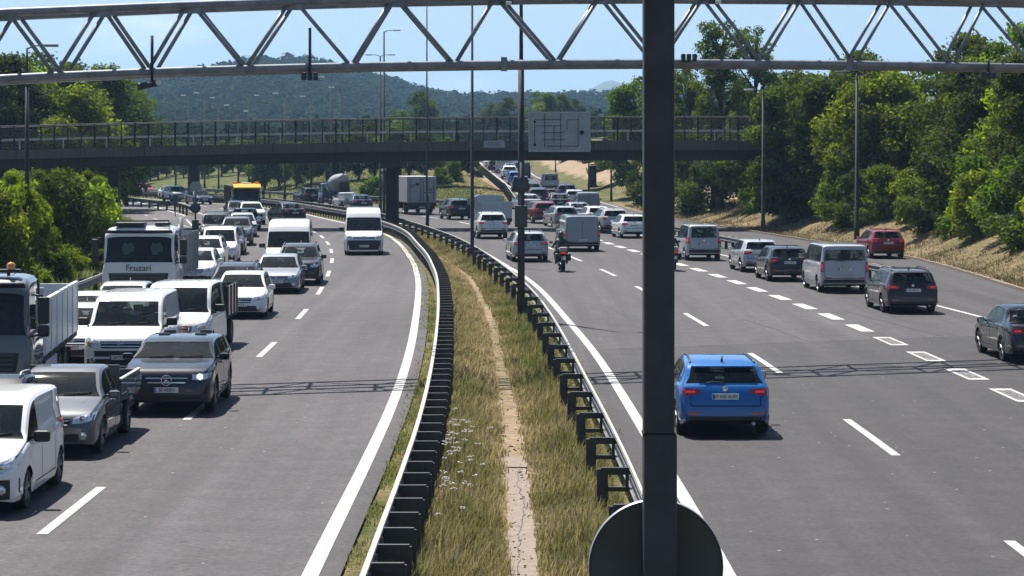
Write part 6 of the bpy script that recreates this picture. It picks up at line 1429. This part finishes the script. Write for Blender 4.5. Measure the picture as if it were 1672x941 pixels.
for i, (px, Y, s) in enumerate(((610, 250, .8), (640, 255, .7), (740, 270, .8), (770, 300, .8), (985, 290, .9), (1005, 300, 1.0), (960, 320, .8), (925, 345, .9), (720, 262, .6))):
    tree('dbush' if i % 2 else 'bush', (px - CX) * Y / F, Y, s, f'{KN["dbush" if i % 2 else "bush"]} on the slopes beyond the bridge, {ORD[i]} of nine', 'bushes beyond the bridge')

# grass: blades in tufts, thick in the reservation, along verges and on the banks
def blades(n, sampler, hmin, hmax, seed, width=.012):
    g = np.random.default_rng(seed); X, Y, hs, tn = sampler(g, n); n = len(X); Z = gh(X, Y) - .07
    h = (hmin + (hmax - hmin) * g.random(n) ** 1.5) * hs; a = g.random(n) * 2 * np.pi; lean = h * (.15 + .5 * g.random(n)); w = width * (1 + Y / 45) * (.7 + .8 * g.random(n))
    lx, ly = np.cos(a) * lean + .10 * h, np.sin(a) * lean; wx, wy = -np.sin(a) * w, np.cos(a) * w
    b0 = np.stack([X - wx, Y - wy, Z], 1); b1 = np.stack([X + wx, Y + wy, Z], 1)
    m1 = np.stack([X + lx * .35 + wx * .7, Y + ly * .35 + wy * .7, Z + h * .6], 1); m0 = np.stack([X + lx * .35 - wx * .7, Y + ly * .35 - wy * .7, Z + h * .6], 1)
    t1 = np.stack([X + lx + wx * .12, Y + ly + wy * .12, Z + h], 1); t0 = np.stack([X + lx - wx * .12, Y + ly - wy * .12, Z + h], 1)
    V_ = np.stack([b0, b1, m1, m0, t1, t0], 1).reshape(-1, 3); i = np.arange(n)[:, None] * 6
    Fq = np.concatenate([i + np.array([0, 1, 2, 3]), i + np.array([3, 2, 4, 5])]); tn = np.clip(tn + g.normal(size=n) * .14, 0, 1)
    return V_, Fq, np.repeat(tn, 6)
def clump(X, Y, s): return np.sin(X * s * 1.7 + np.sin(Y * s * .8) * 2) * np.sin(Y * s + np.sin(X * s * 2.1) * 1.5)
def s_median(g, n):
    Y = 24 + (172 - 24) * g.random(n) ** 1.9; a, b_ = LB(Y) + .1, RB(Y) - .1; X = a + (b_ - a) * g.random(n); d = np.abs(X - PATH(Y)); wp = np.interp(Y, [30, 45, 60, 110], [.26, .25, .20, .15]) * (1 + .35 * clump(X, Y, 1.7))
    keep = (d > wp * (.45 + .75 * g.random(n) ** .5)) & (g.random(n) < .55 + .45 * clump(X, Y, 1.1)); X, Y, d = X[keep], Y[keep], d[keep]; left = X < PATH(Y)
    tone = np.where(left, .58 + .25 * clump(X, Y, .5), .42 + .26 * clump(X, Y, .6)) + np.interp(d, [.2, .7], [.2, 0]); hs = np.interp(d, [.25, .9], [.45, 1.0]) * (1 + .35 * clump(X, Y, .9))
    return X, Y, hs, tone
V1, F1, T1 = blades(360000, s_median, .10, .44, 3, .0055)
tag(mesh_np('median_grass', V1, F1, M['grass'], None, {'tone': T1}), kind='stuff')
def s_edge(g, n):
    Y = 26 + 140 * g.random(n) ** 1.8; side = g.random(n) < .6; u = g.random(n); X = np.where(side, LB(Y) - .12 - u * .52, RB(Y) + .12 + u * .45)
    keep = g.random(n) < np.where(side, .6, .35) + .6 * clump(X, Y, .8); X, Y = X[keep], Y[keep]; return X, Y, np.ones(len(X)), .38 + .2 * clump(X, Y, .7)
V1, F1, T1 = blades(46000, s_edge, .03, .13, 4, .006)
tag(mesh_np('verge_grass', V1, F1, M['grass'], None, {'tone': T1}), kind='stuff')
def s_right(g, n):
    Y = 72 + 150 * g.random(n); d = .7 + 8.5 * g.random(n) ** 1.3; X = RE(Y) + d; keep = g.random(n) < .6 + .5 * clump(X, Y, .35); X, Y, d = X[keep], Y[keep], d[keep]
    return X, Y, .7 + .5 * g.random(len(X)), .6 + .3 * clump(X, Y, .3) - np.interp(d, [0, 1], [.25, 0])
V1, F1, T1 = blades(90000, s_right, .06, .22, 5, .006)
tag(mesh_np('bank_grass', V1, F1, M['grass_dry'], None, {'tone': T1}), kind='stuff')
def s_left(g, n):
    Y = 84 + 90 * g.random(n); d = 1.0 + 9 * g.random(n) ** 1.2; X = LE(Y) - d; return X, Y, .8 + .5 * g.random(n), .12 + .2 * clump(X, Y, .3)
V1, F1, T1 = blades(60000, s_left, .14, .42, 6, .010)
tag(mesh_np('left_bank_grass', V1, F1, M['grass'], None, {'tone': T1}), kind='stuff')
def s_gore(g, n):
    Y = 218 + 90 * g.random(n); u = .06 + .88 * g.random(n); X = BR(Y) + (BL(Y) - BR(Y)) * u; return X, Y, np.ones(n), .2 + .5 * (u > .75) + .15 * clump(X, Y, .2)
V1, F1, T1 = blades(14000, s_gore, .06, .2, 8, .012)
tag(mesh_np('gore_grass', V1, F1, M['grass'], None, {'tone': T1}), kind='stuff')
# white umbels along the left rail
g = np.random.default_rng(9); stems = MB(); heads = MB()
for i in range(46):
    Y = g.choice([36.5, 41, 43.5, 39]) + g.normal() * 1.6; X = float(LB(Y)) + .5 + abs(g.normal()) * .3; h = .45 + .3 * g.random(); z = g1(X, Y); dx, dy = g.normal() * .06, g.normal() * .06
    stems.tube([(X, Y, z), (X + dx, Y + dy, z + h)], .004, 3)
    for k in range(7):
        a = g.random() * 6.28; rr = g.random() ** .5 * .055; heads.box((X + dx + rr * math.cos(a), Y + dy + rr * math.sin(a), z + h + g.normal() * .008), (.022, .022, .008))
fo_ = heads.build('flower_heads', M['flower']); tag(fo_, kind='stuff'); stems.build('stalks', M['grass'], fo_)

# ------------------------------------------------------------------ far hills
def hill(name, ridge, Yr, Yn, mat, depth=500, rough=1.0):
    px = np.linspace(-300, 1950, 200); zr = HC + (YH - np.interp(px, [r[0] for r in ridge], [r[1] for r in ridge])) * Yr / F; t = np.concatenate([np.linspace(0, 1, 22), [1.25, 1.7]])
    X = (px[None] - CX) * Yr / F * np.ones((len(t), 1)); Y = np.where(t <= 1, Yn + (Yr - Yn) * t, Yr + (t - 1) * depth)[:, None] * np.ones((1, len(px)))
    prof = np.where(t <= 1, sstep(t * .55 + .0) / float(sstep(.55)), np.maximum(0, 1 - (t - 1) * 1.2))[:, None]
    nz = (np.sin(X * .021 + Y * .013) + np.sin(X * .047 - Y * .031) * .6 + np.sin(X * .011 + 2)) * Yr * .0016 * rough; Z = zr[None] * prof + nz * prof * (1 - np.clip(t, 0, 1) ** 3)[:, None]
    X = X * (Y / Yr) ** .35; i = np.arange(X.size).reshape(X.shape); f = np.stack([i[:-1, :-1], i[:-1, 1:], i[1:, 1:], i[1:, :-1]], -1).reshape(-1, 4)
    o = mesh_np(name, np.stack([X, Y, Z], -1).reshape(-1, 3), f, mat, smooth=True); return tag(o, kind='structure'), X, Y, Z
M['hill'] = simple('hill_woodland_floor', (.022, .035, .016), .95, var=.5, scale=.05)
M['mountain'] = simple('mountain_slope', (.06, .075, .05), .95, var=.4, scale=.004)
ridge1 = [(q[0], q[1] + float(np.interp(q[0], [400, 560, 720], [9, 15, 21]))) for q in [(-300, 150), (60, 160), (190, 160), (215, 142), (260, 134), (330, 124), (400, 108), (440, 99), (500, 101), (560, 113), (610, 124), (650, 134), (700, 148), (760, 154), (830, 153), (900, 154), (960, 152), (1000, 151), (1060, 152), (1140, 148), (1250, 150), (1950, 140)]]
h1, HX, HY, HZ = hill('wooded_hills', ridge1, 1500, 620, M['hill'])
hill('distant_mountains', [(-300, 190), (700, 180), (800, 160), (880, 154), (905, 149), (930, 156), (960, 148), (985, 134), (1000, 131), (1020, 139), (1045, 133), (1070, 137), (1085, 128), (1100, 120), (1104, 119), (1110, 122), (1140, 138), (1200, 150), (1950, 170)], 5200, 3900, M['mountain'], 1500, .3)
# the woodland as one far mass: thousands of small crowns on the hill
g = np.random.default_rng(21); nt2 = 10500; fi = g.integers(0, 21, nt2); fj = g.integers(34, 134, nt2); u, v = g.random(nt2), g.random(nt2)
bil = lambda A: (A[fi, fj] * (1 - u) * (1 - v) + A[fi + 1, fj] * u * (1 - v) + A[fi, fj + 1] * (1 - u) * v + A[fi + 1, fj + 1] * u * v)
cx_, cy_, cz_ = bil(HX), bil(HY), bil(HZ); rr = 2.8 + 3.0 * g.random(nt2); per = 56
C = np.repeat(np.stack([cx_, cy_, cz_ + rr * .7], 1), per, 0); n = len(C); d = g.normal(size=(n, 3)); d /= np.linalg.norm(d, axis=1)[:, None]; d[:, 2] = np.abs(d[:, 2]) * 1.25 - .15
Pn = C + d * np.repeat(rr, per)[:, None] * (.8 + .3 * g.random(n))[:, None]; nr = d + g.normal(size=(n, 3)) * .25; nr /= np.linalg.norm(nr, axis=1)[:, None]
t = np.cross(nr, g.normal(size=(n, 3))); t /= np.linalg.norm(t, axis=1)[:, None]; b = np.cross(nr, t); s = (np.repeat(rr, per) * (.17 + .13 * g.random(n)))[:, None]
q = np.stack([Pn - t * s, Pn - b * s * .8, Pn + t * s, Pn + b * s * .8], 1).reshape(-1, 3); tone = np.clip(np.repeat(g.random(nt2) * .7 + .1, per) + g.normal(size=n) * .12, 0, 1)
tag(mesh_np('hill_forest', q, np.arange(n * 4).reshape(-1, 4), M['leaf_far'], None, {'tone': np.repeat(tone, 4)}), kind='stuff')
# valley floor woods between the bridge and the hill
nt3 = 2400; cx_ = (g.random(nt3) * 2 - 1) * 330; cy_ = 455 + g.random(nt3) ** 1.5 * 420; cx_ *= cy_ / 700; rr = 2.6 + 2.4 * g.random(nt3); per = 90
C = np.repeat(np.stack([cx_, cy_, gh(cx_, np.minimum(cy_, 500)) * .8 + rr * .55], 1), per, 0); n = len(C); d = g.normal(size=(n, 3)); d /= np.linalg.norm(d, axis=1)[:, None]; d[:, 2] = np.abs(d[:, 2]) * 1.2 - .3
Pn = C + d * np.repeat(rr, per)[:, None] * (.75 + .35 * g.random(n))[:, None]; nr = d + g.normal(size=(n, 3)) * .5; nr /= np.linalg.norm(nr, axis=1)[:, None]
t = np.cross(nr, g.normal(size=(n, 3))); t /= np.linalg.norm(t, axis=1)[:, None]; b = np.cross(nr, t); s = (np.repeat(rr, per) * (.13 + .1 * g.random(n)))[:, None]
q = np.stack([Pn - t * s, Pn - b * s * .8, Pn + t * s, Pn + b * s * .8], 1).reshape(-1, 3); tone = np.clip(np.repeat(g.random(nt3) * .7 + .15, per) + g.normal(size=n) * .12, 0, 1)
tag(mesh_np('valley_woods', q, np.arange(n * 4).reshape(-1, 4), M['leaf_far'], None, {'tone': np.repeat(tone, 4)}), kind='stuff')

# ------------------------------------------------------------------ air, light, camera
HAZE = 0.00013
if HAZE > 0:
    mb = MB(); mb.box((0, 5350, 200), (19000, 11500, 408)); hz = mb.build('haze', []); hz.data.materials.clear()
    m = bpy.data.materials.new('air'); m.use_nodes = True; nt = m.node_tree; nt.nodes.remove(nt.nodes['Principled BSDF'])
    v = nt.nodes.new('ShaderNodeVolumePrincipled'); v.inputs['Color'].default_value = (.40, .66, 1.0, 1); v.inputs['Density'].default_value = HAZE; v.inputs['Anisotropy'].default_value = .2
    nt.links.new(v.outputs[0], nt.nodes['Material Output'].inputs['Volume']); hz.data.materials.append(m); tag(hz, kind='stuff')
SUN = Vector((-.25, .52, 1.0)).normalized()
sl = bpy.data.lights.new('sun', 'SUN'); sl.energy = 5.0; sl.angle = R(.53); sl.color = (1.0, .955, .88)
so = bpy.data.objects.new('sun', sl); COL.objects.link(so); so.rotation_euler = SUN.to_track_quat('Z', 'Y').to_euler(); so.location = (-40, 60, 90)
w = bpy.data.worlds.new('World'); scene.world = w; w.use_nodes = True; nt = w.node_tree; bg = nt.nodes['Background']
sky = nt.nodes.new('ShaderNodeTexSky'); sky.sky_type = 'NISHITA'; sky.sun_disc = False; sky.sun_elevation = math.asin(SUN.z); sky.sun_rotation = math.atan2(SUN.x, SUN.y)
sky.altitude = 200; sky.air_density = 1.0; sky.dust_density = 1.0; sky.ozone_density = 2.2
tc = nt.nodes.new('ShaderNodeTexCoord'); mp = nt.nodes.new('ShaderNodeMapping'); mp.inputs['Scale'].default_value = (5, 5, 26); nt.links.new(tc.outputs['Generated'], mp.inputs[0])
nz = nt.nodes.new('ShaderNodeTexNoise'); nz.inputs['Scale'].default_value = 1.7; nz.inputs['Detail'].default_value = 7; nz.inputs['Roughness'].default_value = .6; nt.links.new(mp.outputs[0], nz.inputs['Vector'])
cr = ramp(nt, [(.56, (0, 0, 0)), (.74, (.55, .55, .55))]); nt.links.new(nz.outputs[0], cr.inputs[0])
sp = nt.nodes.new('ShaderNodeSeparateXYZ'); nt.links.new(tc.outputs['Generated'], sp.inputs[0])
def mth(op, a, b=None):
    q = nt.nodes.new('ShaderNodeMath'); q.operation = op
    for i_, v_ in enumerate((a, b)):
        if v_ is None: continue
        if hasattr(v_, 'links'): nt.links.new(v_, q.inputs[i_])
        else: q.inputs[i_].default_value = v_
    return q.outputs[0]
az, el = mth('DIVIDE', sp.outputs[0], sp.outputs[1]), mth('DIVIDE', sp.outputs[2], sp.outputs[1])
nz.inputs['Scale'].default_value = 6; nz.inputs['Distortion'].default_value = .4
tot = None
for a0, e0, ra, re_, st_ in ((-.150, .0475, .034, .0085, 1.3), (-.163, .039, .02, .005, .8), (-.020, .026, .018, .005, .7), (.16, .12, .1, .02, .5), (-.4, .09, .12, .02, .6)):
    e1 = mth('POWER', mth('MULTIPLY', mth('SUBTRACT', az, a0), 1 / ra), 2.0); e2 = mth('POWER', mth('MULTIPLY', mth('SUBTRACT', el, e0), 1 / re_), 2.0)
    k_ = mth('MULTIPLY', mth('MAXIMUM', mth('SUBTRACT', 1.0, mth('ADD', e1, e2)), 0.0), st_); tot = k_ if tot is None else mth('ADD', tot, k_)
mr_ = nt.nodes.new('ShaderNodeMapRange'); mr_.inputs[1].default_value = .25; mr_.inputs[2].default_value = .7; nt.links.new(nz.outputs[0], mr_.inputs[0])
mx = mix(nt, mth('MINIMUM', mth('MULTIPLY', tot, mr_.outputs[0]), 1.0), sky.outputs[0], (10.5, 10.5, 10.7)); nt.links.new(mx, bg.inputs[0]); bg.inputs[1].default_value = .062
cam = bpy.data.cameras.new('camera'); co = bpy.data.objects.new('camera', cam); COL.objects.link(co); co.location = (0, 0, HC); co.rotation_euler = (R(90), 0, 0)
cam.sensor_width = 36; cam.lens = F / 1672 * 36; cam.shift_y = -(470.5 - YH) / 1672; cam.clip_start = .5; cam.clip_end = 30000; scene.camera = co
scene.view_settings.view_transform = 'Standard'; scene.view_settings.look = 'None'; scene.view_settings.gamma = 1; scene.view_settings.exposure = 0.85; scene.view_settings.use_curve_mapping = False
cy = scene.cycles; cy.max_bounces = 8; cy.diffuse_bounces = 3; cy.glossy_bounces = 3; cy.transmission_bounces = 4; cy.transparent_max_bounces = 10; cy.volume_bounces = 1
cy.sample_clamp_indirect = 4; cy.sample_clamp_direct = 0; cy.caustics_reflective = False; cy.caustics_refractive = False; cy.use_denoising = True
try: cy.denoiser = 'OPENIMAGEDENOISE'
except Exception: pass
for o in COL.objects:
    if o.type == 'EMPTY' and not o.parent and not o.children and 'label' not in o: bpy.data.objects.remove(o)
